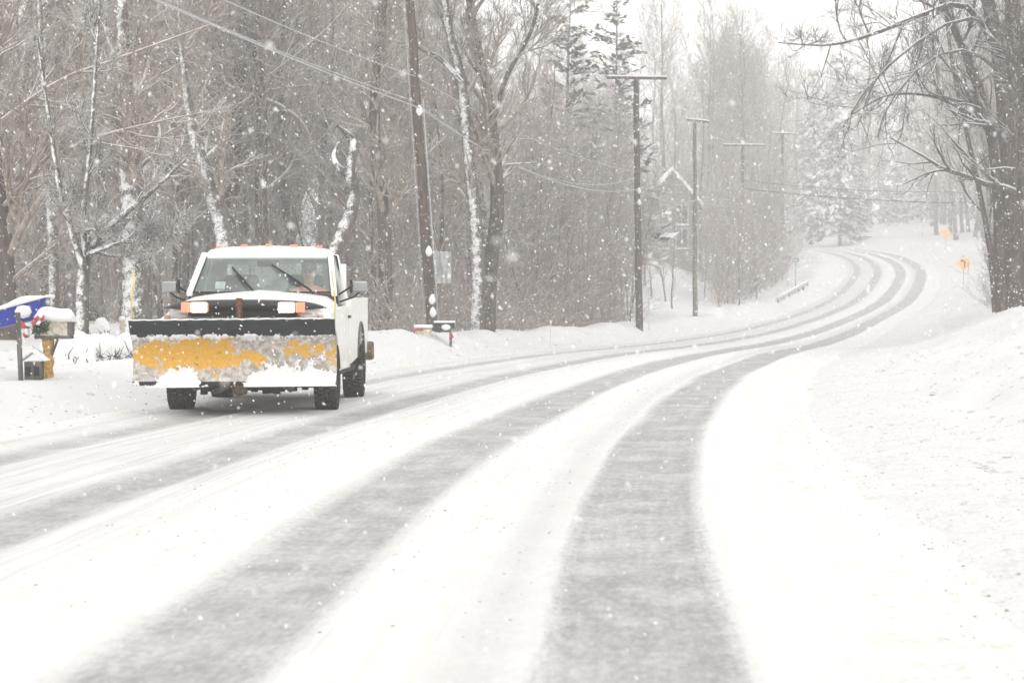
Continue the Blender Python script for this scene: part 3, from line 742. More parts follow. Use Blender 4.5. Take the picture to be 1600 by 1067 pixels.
M['steel_dirty'] = plain('dirty_brown_steel', (.16, .125, .09), .75, .2, .4, 12)
M['rust'] = plain('rusty_steel', (.16, .075, .045), .8, .2, .5, 30)
M['chrome'] = plain('dulled_chrome', (.36, .37, .38), .35, .8, .1)
M['seat'] = plain('grey_seat_cloth', (.07, .08, .09), .9)
M['rim'] = plain('painted_rim', (.35, .34, .32), .6, .3, .4, 10)
def m_glass(name, tint, a):
    k = N(name, .05, .5); k.t.nodes.remove(k.b)
    tr = k.n('ShaderNodeBsdfTransparent'); tr.inputs[0].default_value = (*tint, 1)
    gl = k.n('ShaderNodeBsdfGlossy'); gl.inputs['Roughness'].default_value = .08; gl.inputs[0].default_value = (.9, .95, .95, 1)
    fr = k.n('ShaderNodeFresnel'); fr.inputs[0].default_value = 1.5
    df = k.n('ShaderNodeBsdfDiffuse'); df.inputs[0].default_value = (.70, .82, .78, 1)
    m1 = k.n('ShaderNodeMixShader'); m2 = k.n('ShaderNodeMixShader')
    k.put(m1, 0, k.math('ADD', fr.outputs[0], .03)); k.t.links.new(tr.outputs[0], m1.inputs[1]); k.t.links.new(gl.outputs[0], m1.inputs[2])
    # wet film, frost and stuck flakes
    n = k.noise(k.obj(), 4, 3); n2 = k.noise(k.obj(), 60, 2, .8)
    k.put(m2, 0, k.math('ADD', k.step(n, .35, .7, a, a * 2.2), k.step(n2, .70, .76, 0, .7)))
    k.t.links.new(m1.outputs[0], m2.inputs[1]); k.t.links.new(df.outputs[0], m2.inputs[2])
    k.t.links.new(m2.outputs[0], k.t.nodes['Material Output'].inputs[0]); return k.m
M['glass'] = m_glass('windscreen_glass', (.90, 1.0, .97), .075)
M['side_glass'] = m_glass('side_window_glass', (.85, .9, .88), .06)
def m_emit(name, c, e, base=(.8, .8, .8)):
    k = N(name, .3, .5); k.color(base); k.b.inputs['Emission Color'].default_value = (*c, 1); k.b.inputs['Emission Strength'].default_value = e; return k.m
M['lamp_on'] = m_emit('lit_lamp', (1, .88, .78), 3.0)
M['amber_on'] = m_emit('lit_amber_lens', (1, .33, .20), .5, (.75, .22, .12))
M['amber_glow'] = m_emit('amber_glow_rim', (1, .35, .2), .25, (.55, .16, .09))  # orange glow round the lit lens, put into the housing's colour and emission
M['amber'] = m_emit('amber_roof_lens', (1, .25, .12), .35, (.75, .2, .12))
M['lens_pink'] = plain('faded_turn_lens', (.5, .32, .27), .3)
M['lens'] = plain('dull_headlight_lens', (.5, .5, .48), .3)
M['marker'] = plain('yellow_marker_rod', (.75, .55, .20), .6)

TY = math.radians(-1.2)
tx, ty = -3.13, 27.6
truck = empty('pickup_truck', (tx, ty, float(ZR(ty)) + .012), TY)
tag(truck, 'white pickup truck driving towards us with a snow-caked yellow plough', 'pickup truck')

# --- body shell: nose, bonnet, wings, doors, bed sides
def body_sec(y, w, z0, zs, zt, crown=.03):
    """cross-section of the front clip, from lower left round the top to lower right"""
    h = [(w, z0), (w + .02, z0 + .2), (w + .02, zs - .12), (w - .02, zs), (w - .14, zt - .05), (w - .40, zt - .012), (0, zt + crown)]
    return [(-x, y, z) for x, z in h] + [(x, y, z) for x, z in h[::-1][1:]]
b = MB()
b.loft([body_sec(-.93, .86, .95, 1.15, 1.255), body_sec(-.86, .90, .93, 1.20, 1.305), body_sec(-.60, .93, .92, 1.235, 1.345), body_sec(-.1, .945, .92, 1.26, 1.385), body_sec(.62, .955, .92, 1.285, 1.425), body_sec(.74, .955, .92, 1.29, 1.43)])
bonnet = b.build('bonnet', M['white_paint'], truck, .01)
def arch(cy, cz, r, n=14):
    return [(cy + r * math.cos(a), cz + r * math.sin(a)) for a in [math.pi - math.pi * i / n for i in range(n + 1)]]
for s in (-1, 1):
    x0, x1 = (.93, .985)
    X0, X1 = (x0, x1) if s > 0 else (-x1, -x0)
    MB().prism([(-.93, .62), (-.46, .62)] + arch(0, .52, .45) + [(.47, .5), (.77, .47), (.77, 1.24), (-.2, 1.21), (-.93, 1.12)], X0, X1).build('wing', M['white_paint'], truck, .018)
    d = MB().prism([(.785, .46), (1.93, .46), (1.93, 1.27), (.785, 1.25)], X0, X1 + (0)).build('door', M['white_paint'], truck, .014)
    hs = 1 if s > 0 else -1
    MB().box(min(hs * .985, hs * 1.015), max(hs * .985, hs * 1.015), 1.66, 1.82, 1.10, 1.135).build('handle', M['black_plastic'], d, .005)
    MB().prism([(1.95, .50), (2.05, .50), (2.98, .56)] + arch(3.45, .55, .46) + [(3.93, .56), (4.62, .60), (4.62, 1.36), (2.02, 1.36), (2.02, 1.30), (1.95, 1.28)], X0 * 1.005 if s < 0 else X0, X1 * 1.005 if s > 0 else X1).build('bed_side', M['white_paint'], truck, .02)
    # wheel-arch lip and inner well
    lip = MB(); lip.tube([(s * .992, y, z) for y, z in arch(3.45, .55, .475, 12)], .02, 6); lip.build('arch_lip', M['steel_dirty'], truck)
    wl = MB(); 
    for cy, cz in ((0, .52), (3.45, .55)):
        pts = arch(cy, cz, .45, 10)
        for i in range(10):
            (a0, c0), (a1, c1) = pts[i], pts[i + 1]
            wl.add([(s * .55, a0, c0), (s * .95, a0, c0), (s * .95, a1, c1), (s * .55, a1, c1)], [(0, 1, 2, 3)])
    wl.build('wheel_well', M['black_dull'], truck)
    # rocker and dirt line
    MB().box(min(s * .90, s * .965), max(s * .90, s * .965), .5, 2.95, .40, .47).build('sill', M['black_dull'], truck, .01)
b = MB(); b.box(-.93, .93, 2.04, 2.07, .75, 1.34); b.box(-.93, .93, 2.07, 4.55, .74, .77); b.build('bed_floor', M['white_paint'], truck)
MB().box(-.92, .92, 4.56, 4.615, .72, 1.345).build('tailgate', M['white_paint'], truck, .012)
b = MB(); b.box(-.98, .98, 4.64, 4.82, .50, .66); b.box(-1.07, -.90, 4.50, 4.75, .48, .74); b.box(.90, 1.07, 4.50, 4.75, .48, .74); b.build('rear_bumper', M['steel_dirty'], truck, .03)
b = MB(); rgb = random.Random(3)
for i in range(14):
    x = rgb.uniform(-.6, .7); y = rgb.uniform(2.4, 4.2); r = rgb.uniform(.18, .3)
    b.lathe([(0, -.1), (r, -.02), (r * .8, r * .5), (r * .3, r * .75), (0, r * .8)], 9, Matrix.Translation((x, y, .86)))
b.build('snow_load', M['snow'], truck)

# --- cab
WB, WT = [(-.86, .70, 1.425), (.86, .70, 1.425)], [(-.765, 1.27, 1.90), (.765, 1.27, 1.90)]
b = MB()
def secr(y, w, z, c):
    h = [(w, z - .06), (w + .005, z), (w - .05, z + .055), (w - .2, z + .082 + c * .5), (0, z + .095 + c)]
    return [(-x, y, zz) for x, zz in h] + [(x, y, zz) for x, zz in h[::-1][1:]]
b.loft([secr(1.235, .775, 1.905, -.03), secr(1.30, .785, 1.915, .0), secr(1.6, .795, 1.925, .012), secr(1.95, .785, 1.915, .005), secr(2.03, .765, 1.89, -.02)])
roof = b.build('roof', M['white_paint'], truck, .012)
def bar(p, q, w, t, name, mat, parent=truck, ax=(1, 0, 0)):
    p, q = Vector(p), Vector(q); ax = Vector(ax); n = (q - p).normalized().cross(ax).normalized()
    b = MB(); b.hexa([p - ax * w / 2 - n * t / 2, p + ax * w / 2 - n * t / 2, p + ax * w / 2 + n * t / 2, p - ax * w / 2 + n * t / 2], [q - ax * w / 2 - n * t / 2, q + ax * w / 2 - n * t / 2, q + ax * w / 2 + n * t / 2, q - ax * w / 2 + n * t / 2])
    return b.build(name, mat, parent, .015)
for s in (-1, 1):
    bar((s * .905, .68, 1.40), (s * .80, 1.26, 1.915), .075, .07, 'windscreen_pillar', M['white_paint'])
    bar((s * .945, 1.93, 1.25), (s * .80, 1.93, 1.92), .07, .16, 'door_pillar', M['white_paint'])
    b = MB(); z = .02
    b.add([(s * .935, .80, 1.27), (s * .935, 1.86, 1.27), (s * .815, 1.84, 1.88), (s * .825, 1.31, 1.88)], [(0, 1, 2, 3)])
    b.build('side_window', M['side_glass'], truck)
    b = MB(); b.tube([(s * .94, .76, 1.28), (s * .825, 1.29, 1.895), (s * .815, 1.85, 1.895), (s * .94, 1.87, 1.28)], .014, 6); b.build('window_seal', M['black_dull'], truck)
b = MB(); n = 10
V = []; Fq = []
for j in range(5):
    t = j / 4
    for i in range(n + 1):
        u = i / n * 2 - 1; w_ = .862 * (1 - t) + .765 * t
        V.append((u * w_, .72 + .56 * t - .06 * (1 - u * u) * (1 - t), 1.43 + .475 * t))
for j in range(4):
    for i in range(n): a = j * (n + 1) + i; Fq.append((a, a + 1, a + n + 2, a + n + 1))
b.add(V, Fq, True); b.build('windscreen', M['glass'], truck)
b = MB(); P = [(-.862, .715, 1.43)] + [(u * .862, .715 - .06 * (1 - u * u), 1.428) for u in (-.6, -.2, .2, .6)] + [(.862, .715, 1.43), (.768, 1.272, 1.902)] + [(u * .765, 1.272, 1.903) for u in (.6, .2, -.2, -.6)] + [(-.768, 1.272, 1.902), (-.862, .715, 1.43)]
b.tube(P, .013, 6); b.build('windscreen_seal', M['black_dull'], truck)
b = MB(); b.box(-.93, .93, 2.0, 2.03, .75, 1.36); b.box(-.93, -.62, 2.0, 2.03, 1.36, 1.80); b.box(.62, .93, 2.0, 2.03, 1.36, 1.80)
b.add([(-.80, 2.015, 1.80), (.80, 2.015, 1.80), (.77, 2.015, 1.9), (-.77, 2.015, 1.9)], [(0, 1, 2, 3)]); b.build('cab_back', M['white_paint'], truck)
MB().box(-.62, .62, 2.012, 2.018, 1.36, 1.80).build('rear_window', M['side_glass'], truck)
MB().prism([(.55, 1.20), (1.05, 1.20), (1.02, 1.36), (.95, 1.40), (.74, 1.41)], -.84, .84).build('dashboard', M['seat'], truck, .02)
MB().box(-.88, .88, .6, 2.0, .62, .66).build('cab_floor', M['black_dull'], truck)
MB().box(-.80, .80, 1.42, 1.95, .90, 1.05).build('seat_bench', M['seat'], truck, .05)
for sx in (-.42, .42):
    MB().hexa([(sx - .27, 1.80, 1.05), (sx + .27, 1.80, 1.05), (sx + .27, 1.94, 1.05), (sx - .27, 1.94, 1.05)], [(sx - .22, 1.86, 1.66), (sx + .22, 1.86, 1.66), (sx + .22, 1.96, 1.66), (sx - .22, 1.96, 1.66)]).build('seat_back', M['seat'], truck, .06, 3)
b = MB(); sw = Matrix.Translation((.42, 1.13, 1.36)) @ Matrix.Rotation(math.radians(-55), 4, 'X')
b.tube([sw @ Vector((.19 * math.cos(a), .19 * math.sin(a), 0)) for a in [i * math.pi / 10 for i in range(21)]], .014, 6)
b.tube([sw @ Vector((-.18, 0, 0)), sw @ Vector((.18, 0, 0))], .018, 5); b.tube([sw @ Vector((0, 0, 0)), sw @ Vector((0, -.02, -.2))], .03, 6); b.build('steering_wheel', M['black_plastic'], truck)
MB().box(-.13, .13, 1.20, 1.23, 1.755, 1.825).build('rear_view_mirror', M['black_dull'], truck, .02)
MB().add([(-.60, .80, 1.475), (-.48, .80, 1.47), (-.475, .86, 1.56), (-.60, .86, 1.565)], [(0, 1, 2, 3)]).build('dashboard_papers', plain('white_paper', (.7, .7, .68), .9), truck)
for x0, x1, yy in ((-.10, -.42, 0), (.62, .08, 0)):
    # blade leans up to the left, seen from the front
    b = MB(); px0 = Vector((x0 if x0 < 0 else x0, .655, 1.44)); px1 = Vector((x1, .86, 1.70 if x1 < 0 else 1.72))
    def on_glass(x, t): u = x / .82; return Vector((x, .70 + .56 * t - .06 * (1 - u * u) * (1 - t), 1.425 + .475 * t))
    t1 = .66 if x1 < 0 else .72
    a0 = on_glass(x0, .02); a1 = on_glass(x1, t1); off = Vector((0, -.03, .015))
    b.tube([a0 + off, (a0 + a1) / 2 + off * 1.6, a1 + off * .8], [.014, .011, .007], 6)
    bl0 = on_glass(x0 * 1 - .02, .10) + off * .5; b.tube([a0.lerp(a1, .25) + off * .6, a1 + off * .5], .012, 5); b.tube([a0.lerp(a1, .5) + off * 1.9, a0.lerp(a1, .3) + off * .6], .008, 5)
    b.build('wiper', M['black_dull'], truck)
for i in range(5):
    x = (-2 + i) * .315; b = MB(); Mx = Matrix.Translation((x, 1.40, 2.002 - .010 * abs(i - 2) ** 1.5)) @ Matrix.Diagonal((1.5, 1.6, 1, 1))
    b.lathe([(.035, -.02), (.036, .02), (.025, .045), (0, .05)], 10, Mx); b.build('roof_marker_light', M['amber'], truck)
# --- mirrors
for s in (-1, 1):
    m = MB().box(s * 1.20 - .09, s * 1.20 + .09, .94, 1.03, 1.43, 1.57).build('side_mirror', M['chrome'], truck, .02)
    MB().box(min(s * 1.10, s * 1.075), max(s * 1.10, s * 1.075), .935, 1.03, 1.42, 1.59).build('mirror_edge', M['black_dull'], m, .008)
    b = MB(); b.tube([(s * .94, .98, 1.31), (s * 1.12, .98, 1.37), (s * 1.2, .98, 1.44)], .013, 6); b.tube([(s * .93, .98, 1.40), (s * 1.12, .98, 1.52)], .013, 6); b.build('mirror_arm', M['black_dull'], m)

# --- nose: grille, lamps, bumper, insect shield
b = MB(); b.box(-.62, .62, -.95, -.90, .84, 1.22); g = b.build('grille', M['black_dull'], truck, .01)
for z in (1.06, 1.13): MB().box(-.62, .62, -.975, -.952, z - .006, z + .006).build('grille_bar', M['chrome'], g)
for x in (-.36, -.18, .18, .36): MB().box(x - .012, x + .012, -.973, -.953, .84, 1.19).build('grille_bar', M['chrome'], g)
b = MB()
for s in (-1, 1):
    lx0, lx1 = (.64, .86) if s > 0 else (-.86, -.64)
    h = MB().box(lx0, lx1, -.965, -.925, .99, 1.165).build('headlight', M['lens'], truck, .02)
    MB().box(min(s * .87, s * .935), max(s * .87, s * .935), -.955, -.87, .99, 1.165).build('turn_signal', M['lens_pink'], truck, .02)
b.box(-.95, .95, -1.12, -.95, .56, .80); b.build('front_bumper', M['chrome'], truck, .03)
# smoked insect shield wrapping the bonnet edge
V = []; Fq = []; n = 28
for i in range(n + 1):
    u = i / n * 2 - 1; a = abs(u); x = .955 * u; y = -1.02 + .22 * a ** 5; zt = 1.345 - .035 * a ** 2 - .06 * a ** 8; zb = 1.215 + .02 * a ** 3
    for t, (dy, f) in enumerate(((.075, 1.0), (.01, .93), (-.025, .6), (-.022, .3), (.03, 0))):
        V.append((x, y + dy, zb + (zt - zb) * f))
for i in range(n):
    for j in range(4): a = i * 5 + j; Fq.append((a, a + 5, a + 6, a + 1))
b = MB(); b.add(V, Fq, True); o = b.build('insect_shield', M['black_plastic'], truck); sm = o.modifiers.new('solid', 'SOLIDIFY'); sm.thickness = .012

# --- underside
b = MB(); b.box(-.45, -.37, -.9, 4.6, .50, .60); b.box(.37, .45, -.9, 4.6, .50, .60); b.build('chassis_rail', M['black_dull'], truck)
MB().box(-.8, .8, -.7, .9, .55, .95).build('engine_block', M['black_dull'], truck)
MB().box(-.80, .80, .95, 2.0, .55, .64).build('floor_pan', M['black_dull'], truck)
MB().box(-.55, .6, 2.1, 4.5, .62, .73).build('bed_frame', M['black_dull'], truck)
b = MB(); rj = random.Random(9)
for i in range(24): x = -.80 + i / 24 * 1.6; b.box(x, x + .0663, -.80, -.66, .25 + rj.uniform(-.03, .04) + .03 * (abs(x) > .6), .46)
b.build('cross_member', M['black_dull'], truck)
for ay in (0.0, 3.45):
    b = MB(); b.tube([(-.8, ay, .385), (.8, ay, .385)], .055, 10)
    b.lathe([(0, -.14), (.09, -.12), (.155, -.03), (.155, .03), (.09, .13), (0, .14)], 14, Matrix.Translation((.22 if ay == 0 else 0, ay, .385)) @ Matrix.Rotation(math.pi / 2, 4, 'X'))
    b.build('axle', M['steel_dirty'], truck)
for s in (-1, 1):
    b = MB(); b.tube([(s * .50, -.5, .46), (s * .50, -.2, .36), (s * .50, .2, .36), (s * .50, .7, .47)], .03, 6); b.build('leaf_spring', M['steel_dirty'], truck)
b = MB(); b.tube([(-.62, -.12, .36), (.3, -.16, .42), (.6, -.12, .40)], .02, 6); b.tube([(.1, -.2, .30), (.5, .1, .5)], .028, 6); b.build('steering_linkage', M['steel_dirty'], truck)
def wheel(x, y, s):
    prof = [(.19, -.10), (.21, -.115), (.30, -.135), (.365, -.128), (.388, -.105), (.394, -.06), (.395, 0), (.394, .06), (.388, .105), (.365, .128), (.30, .135), (.21, .115), (.19, .10)]
    Mx = Matrix.Translation((x, y, .395)) @ Matrix.Rotation(math.pi / 2, 4, 'Y')
    o = MB().lathe([(.05, 0), (.20, 0)], 4, Mx)
    wl = empty('wheel', (0, 0, 0), 0, truck)
    t = MB(); t.lathe(prof, 40, Mx)
    # tread blocks
    for k in range(44):
        a = 2 * math.pi * k / 44
        for j, (za, zb_) in enumerate(((-.125, -.075), (-.065, -.01), (.01, .065), (.075, .125))):
            aa = a + (.07 if j % 2 else 0); w2 = .060
            r0, r1 = .385, .408 if 0 < j < 3 else .400
            pts = [(r, ang, z) for r in (r0, r1) for ang, z in ((aa - w2, za), (aa + w2, za), (aa + w2, zb_), (aa - w2, zb_))]
            Vq = [Mx @ Vector((r * math.cos(q), r * math.sin(q), z)) for r, q, z in pts]
            t.add(Vq, [(4, 5, 6, 7), (0, 1, 5, 4), (1, 2, 6, 5), (2, 3, 7, 6), (3, 0, 4, 7)])
    t.build('tyre', M['rubber'], wl)
    r = MB(); r.lathe([(0, .03), (.06, .07), (.075, .05), (.12, .03), (.17, .06), (.195, .10), (.205, .105), (.20, .0)], 24, Mx @ Matrix.Diagonal((1, 1, s, 1)))
    r.build('rim', M['rim'], wl)
for s in (-1, 1): wheel(s * .885, 0, s); wheel(s * .90, 3.45, s)

# --- plough (all parts of the truck's fitted blade)
plow = empty('snow_plough', (-.035, -1.50, 0), math.radians(.4), truck)
PW = 1.175
def blade_pt(u, v, off=0.0):
    """u -1..1 across, v 0..1 up the curved mouldboard (concave to the front)"""
    a = -.35 + v * 1.55
    y = .20 - .30 * math.cos(a - .35) * .9 + .07 * v; z = .36 + .60 * v
    y = .12 - .26 * math.sin(math.pi * (v * .9)) * -1 * .55
    y = .14 * math.sin(math.pi * min(1, v * .85 + .05)) - .10 * v ** 2
    return Vector((u * PW, y - off, z + .012 * u))
def m_blade():
    k = N('worn_yellow_plough_paint', .45, .4)
    p = k.obj(); n = k.noise(p, 3.2, 6, .65); n2 = k.noise(p, 16, 5, .7); n3 = k.noise(p, 55, 3, .7)
    c = k.mix(k.step(n3, .35, .7), (.66, .33, .035), (.78, .46, .075))
    c = k.mix(k.step(n2, .60, .70), c, (.33, .17, .055))
    at_ = k.n('ShaderNodeAttribute', attribute_name='grime').outputs['Fac']
    f = k.step(k.math('ADD', at_, k.math('ADD', k.math('MULTIPLY', k.math('SUBTRACT', n2, .5), .8), k.math('MULTIPLY', k.math('SUBTRACT', n3, .5), .7))), .35, .62)
    c = k.mix(f, c, k.mix(k.step(n2, .35, .65), (.34, .29, .24), (.62, .60, .58)))
    k.color(c); k.put(k.b, 'Roughness', k.step(f, 0, 1, .45, .9)); return k.m
nu, nv = 150, 34
V = []; g = []
def fx(u, v):
    """how clean (bare yellow) the blade is there: 1 bare, 0 caked; follows the photograph's patches"""
    px = 372 + u * 160; py = 590 - v * 64
    nn = float(vnoise(np.array([px * .075]), np.array([py * .11]), 21)[0]) - .5 + .6 * (float(vnoise(np.array([px * .22]), np.array([py * .25]), 22)[0]) - .5)
    d1 = 1 - max(abs(px - 313) / 68, 0) ** 2.2 - (abs(py - (553 + .02 * (px - 313))) / 23) ** 2.6
    d2 = .9 - (abs(px - 245) / 34) ** 2 - (abs(py - 553) / 15) ** 2
    d3 = .9 - (abs(px - 402) / 18) ** 2 - (abs(py - (556 + .25 * (px - 402))) / 9) ** 2
    d4 = .28 - (abs(px - 480) / 46) ** 2 - (abs(py - 545) / 15) ** 2
    d5 = .35 - (abs(px - 525) / 14) ** 2 - (abs(py - 552) / 20) ** 2
    n3 = float(vnoise(np.array([px * .6]), np.array([py * .6]), 23)[0]) - .5
    return max(d1, d2, d3, d4, d5) + nn * 1.45 + n3 * .5
for j in range(nv + 1):
    for i in range(nu + 1):
        u, v = i / nu * 2 - 1, j / nv * .97; V.append(tuple(blade_pt(u, v))); g.append(min(1, max(0, .42 - fx(u, v) * .55)))
Q = [(j * (nu + 1) + i, j * (nu + 1) + i + 1, (j + 1) * (nu + 1) + i + 1, (j + 1) * (nu + 1) + i) for j in range(nv) for i in range(nu)]
me = np_mesh('mouldboard', np.array(V), np.array(Q)); at_ = me.attributes.new('grime', 'FLOAT', 'POINT'); at_.data.foreach_set('value', np.array(g, np.float32))
mb = link('mouldboard', me, m_blade(), plow); sm = mb.modifiers.new('solid', 'SOLIDIFY'); sm.thickness = .012; sm.offset = 1
# snow packed on the blade, real thickness
V = []; th = []
nu2, nv2 = 260, 64
for j in range(nv2 + 1):
    for i in range(nu2 + 1):
        u, v = i / nu2 * 2 - 1, j / nv2 * 1.03 - .03; px = 372 + u * 160; py = 590 - v * 64
        a1 = float(vnoise(np.array([px * .10]), np.array([py * .14]), 31)[0]); a2 = float(vnoise(np.array([px * .35]), np.array([py * .4]), 32)[0]); a3 = float(vnoise(np.array([px * .9]), np.array([py * .9]), 33)[0])
        n = (a1 - .5) * .9 + (a2 - .5) * .6 + (a3 - .5) * .45
        low = np.interp(px, [212, 230, 244, 268, 302, 322, 350, 392, 400, 425, 470, 532], [586, 584, 581, 569, 568, 581, 585, 583, 572, 565, 567, 571])   # top of the packed snow
        t = (py - low) / 10 + n * .9
        if py > 577: t -= (2.2 * a2 - .3) * float(ss(304, 330, px + 14 * (a1 - .5)) * (1 - ss(374, 400, px + 14 * (a1 - .5))))           # broken gap with bare steel
        if px < 262 and py > 583: t = max(t - .5 * (1 - min(1, max(0, (px - 244) / 18))), .12 + n * 2.0)
        if py > 586: t -= (py - 586) * .12 * a2
        top = 1.0 - abs(py - 529) / 5 + n * 1.7 - (px > 420) * .4
        t2 = top
        if px > 412: t2 = max(t2, .15 - abs(py - 562) / 14 + n * 1.5)
        t3 = .25 - abs(px - 235) / 26 - abs(py - 575) / 12 + n * 1.2
        t = max(t, t2 * .6, t3)
        t = min(t, 1.6)
        th.append(t); V.append(tuple(blade_pt(u, v * .985, .006 + max(0, t) ** .6 * .06 + a3 * .004 + .016 * (v < .05))))
Q = [(j * (nu2 + 1) + i, j * (nu2 + 1) + i + 1, (j + 1) * (nu2 + 1) + i + 1, (j + 1) * (nu2 + 1) + i) for j in range(nv2) for i in range(nu2)]
Q = [q for q in Q if min(th[k] for k in q) > 0]
me = bpy.data.meshes.new('caked_snow'); me.from_pydata(V, [], Q); me.polygons.foreach_set('use_smooth', [True] * len(Q)); me.update()
link('caked_snow', me, M['snow'], plow)
# rubber deflector curling forward along the top
V = []; Fq = []; n = 40
for i in range(n + 1):
    u = i / n * 2 - 1; b0 = blade_pt(u, .955)
    wv = .006 * math.sin(u * 9) + .004 * math.sin(u * 23)
    for k_, (dy, dz) in enumerate(((.01, 0), (-.012, .01), (-.045, .05), (-.085, .11), (-.12, .165), (-.13, .195))):
        V.append((u * PW * 1.003, b0.y + dy - .02 + wv, b0.z + dz * .93 + wv * .5))
for i in range(n):
    for j in range(5): a = i * 6 + j; Fq.append((a, a + 6, a + 7, a + 1))
b = MB(); b.add(V, Fq, True); o = b.build('rubber_deflector', plain('dark_rubber_deflector', (.022, .027, .031), .6, spec=.2), plow); sm = o.modifiers.new('solid', 'SOLIDIFY'); sm.thickness = .012
b = MB(); tp = [(u / 20 * PW, blade_pt(u / 20, .955).y - .155, blade_pt(u / 20, .955).z + .186 + .004 * math.sin(u * 2.1)) for u in range(-20, 21)]
b.tube(tp, [.006 + .005 * abs(math.sin(i * 1.9)) for i in range(41)], 6); b.build('deflector_snow', M['snow'], plow)
c0 = blade_pt(-1, 0); MB().box(-PW, PW, c0.y - .012, c0.y + .02, .355, .40).build('cutting_edge', M['black_dull'], plow, .004)
b = MB(); b.box(-PW, PW, .14, .20, .40, .46); b.build('lower_beam', M['black_dull'], plow)
for u in np.linspace(-.9, .9, 7):
    b = MB(); pts = [blade_pt(u, v) + Vector((0, .02, 0)) for v in np.linspace(0, .95, 7)]
    b.hexa; prev = None
    poly = [(p.y, p.z) for p in pts] + [(p.y + .09, p.z) for p in pts[::-1]]; b.prism(poly, u * PW - .006, u * PW + .006); b.build('rib', M['steel_dirty'], plow)
for s in (-1, 1):
    b = MB(); b.tube([(s * .85, .12, .44), (s * .42, .9, .44)], .04, 6); b.build('push_arm', M['steel_dirty'], plow)
    b = MB(); x = s * PW * .985; z0 = 1.08
    b.tube([(x, -.03, .95), (x + s * .015, -.03, 1.30), (x + (.0 if s > 0 else -.01) - .03 * s, -.02, 1.68)], .010, 6); b.build('marker_rod', M['marker'], plow)
b = MB(); b.tube([(-.55, .5, .30), (-.35, .5, .36), (.15, .5, .34), (.62, .45, .36)], .035, 8); b.tube([(-.30, .45, .26), (.05, .6, .40)], .035, 7); b.tube([(.62, .4, .30), (.35, .62, .44)], .045, 7); b.lathe([(0, -.1), (.09, -.07), (.10, .05), (0, .09)], 10, Matrix.Translation((.0, .5, .31))); b.build('push_frame', M['steel_dirty'], plow)
b = MB(); b.box(-.035, .04, .42, .48, .95, 1.36); b.tube([(0, .43, 1.33), (.02, .30, 1.10), (.03, .25, .8)], .018, 6); b.build('lift_post', M['rust'], plow, .008)
b = MB(); b.box(-.60, .68, .47, .51, 1.15, 1.19); b.build('light_bar', M['black_dull'], plow)
for s, xc in ((-1, -.455), (1, .565)):
    xm = xc
    f = MB().box(xm - .105, xm + .105, .36, .46, 1.185, 1.315).build('plough_light', M['amber_glow'], plow, .03)
    MB().box(xm - .094, xm + .094, .335, .362, 1.193, 1.307).build('lens', M['lamp_on'], f, .024)
    xa = xm + s * .16
    MB().box(xa - .05, xa + .05, .35, .44, 1.19, 1.31).build('amber_lens', M['amber_on'], f, .012)

# --- driver, seated behind the wheel
def skin_body(name, verts, edges, radii, mat, parent=None, sub=2, root=0):
    me = bpy.data.meshes.new(name); me.from_pydata(verts, edges, []); o = link(name, me, mat, parent)
    sk = o.modifiers.new('skin', 'SKIN'); sk.use_smooth_shade = True
    lay = me.skin_vertices[0].data if me.skin_vertices else None
    if lay is None:
        bpy.context.view_layer.objects.active = o
        lay = me.skin_vertices.new().data if hasattr(me.skin_vertices, 'new') else None
    for i, r in enumerate(radii): lay[i].radius = (r, r * (.8 if r > .12 else 1)); lay[i].use_root = (i == root)
    s = o.modifiers.new('sub', 'SUBSURF'); s.levels = sub; s.render_levels = sub
    return o
drv = empty('person', (0, 0, 0)); drv.matrix_world = Matrix.Translation((tx, ty, float(ZR(ty)) + .012)) @ Matrix.Rotation(TY, 4, 'Z') @ Matrix.Translation((.50, 1.52, .88))
drv.scale = (1.1, 1.1, 1.1)
tag(drv, 'driver in faded red jacket and dark cap behind the wheel', 'person')
cloth = plain('faded_red_jacket', (.95, .30, .22), .9); skin_m = plain('skin', (.55, .34, .25), .6); trous = plain('dark_trousers', (.05, .06, .08), .9)
vb = [(0, .02, .0), (0, .03, .22), (0, .04, .40), (0, .02, .52), (0, .0, .60),
      (.17, .02, .46), (.27, -.10, .30), (.20, -.36, .30), (-.17, .02, .46), (-.27, -.10, .28), (-.17, -.36, .33),
      (.10, -.15, .0), (.12, -.45, .0), (.12, -.55, -.30), (-.10, -.15, .0), (-.12, -.45, .0), (-.12, -.55, -.30)]
eb = [(0, 1), (1, 2), (2, 3), (3, 4), (3, 5), (5, 6), (6, 7), (3, 8), (8, 9), (9, 10), (0, 11), (11, 12), (12, 13), (0, 14), (14, 15), (15, 16)]
rb = [.16, .16, .17, .11, .06, .085, .065, .045, .085, .065, .045, .10, .075, .055, .10, .075, .055]
def skinned(name, vb, eb, rb, mat, parent, sub=2):
    import bmesh
    me = bpy.data.meshes.new(name); bm = bmesh.new(); lay = bm.verts.layers.skin.verify()
    vs = [bm.verts.new(v) for v in vb]
    for i, v in enumerate(vs): v[lay].radius = (rb[i], rb[i]); v[lay].use_root = (i == 0)
    for a, c in eb: bm.edges.new((vs[a], vs[c]))
    bm.to_mesh(me); bm.free(); o = link(name, me, mat, parent)
    sk = o.modifiers.new('skin', 'SKIN'); sk.use_smooth_shade = True; s = o.modifiers.new('sub', 'SUBSURF'); s.levels = sub; s.render_levels = sub
    return o
skinned('body', vb, eb, rb, cloth, drv)
hd = MB(); hd.lathe([(0, -.125), (.045, -.115), (.068, -.07), (.078, -.01), (.080, .05), (.066, .10), (.03, .125), (0, .13)], 20, Matrix.Translation((0, -.02, .72)) @ Matrix.Diagonal((.95, 1.2, 1, 1)))
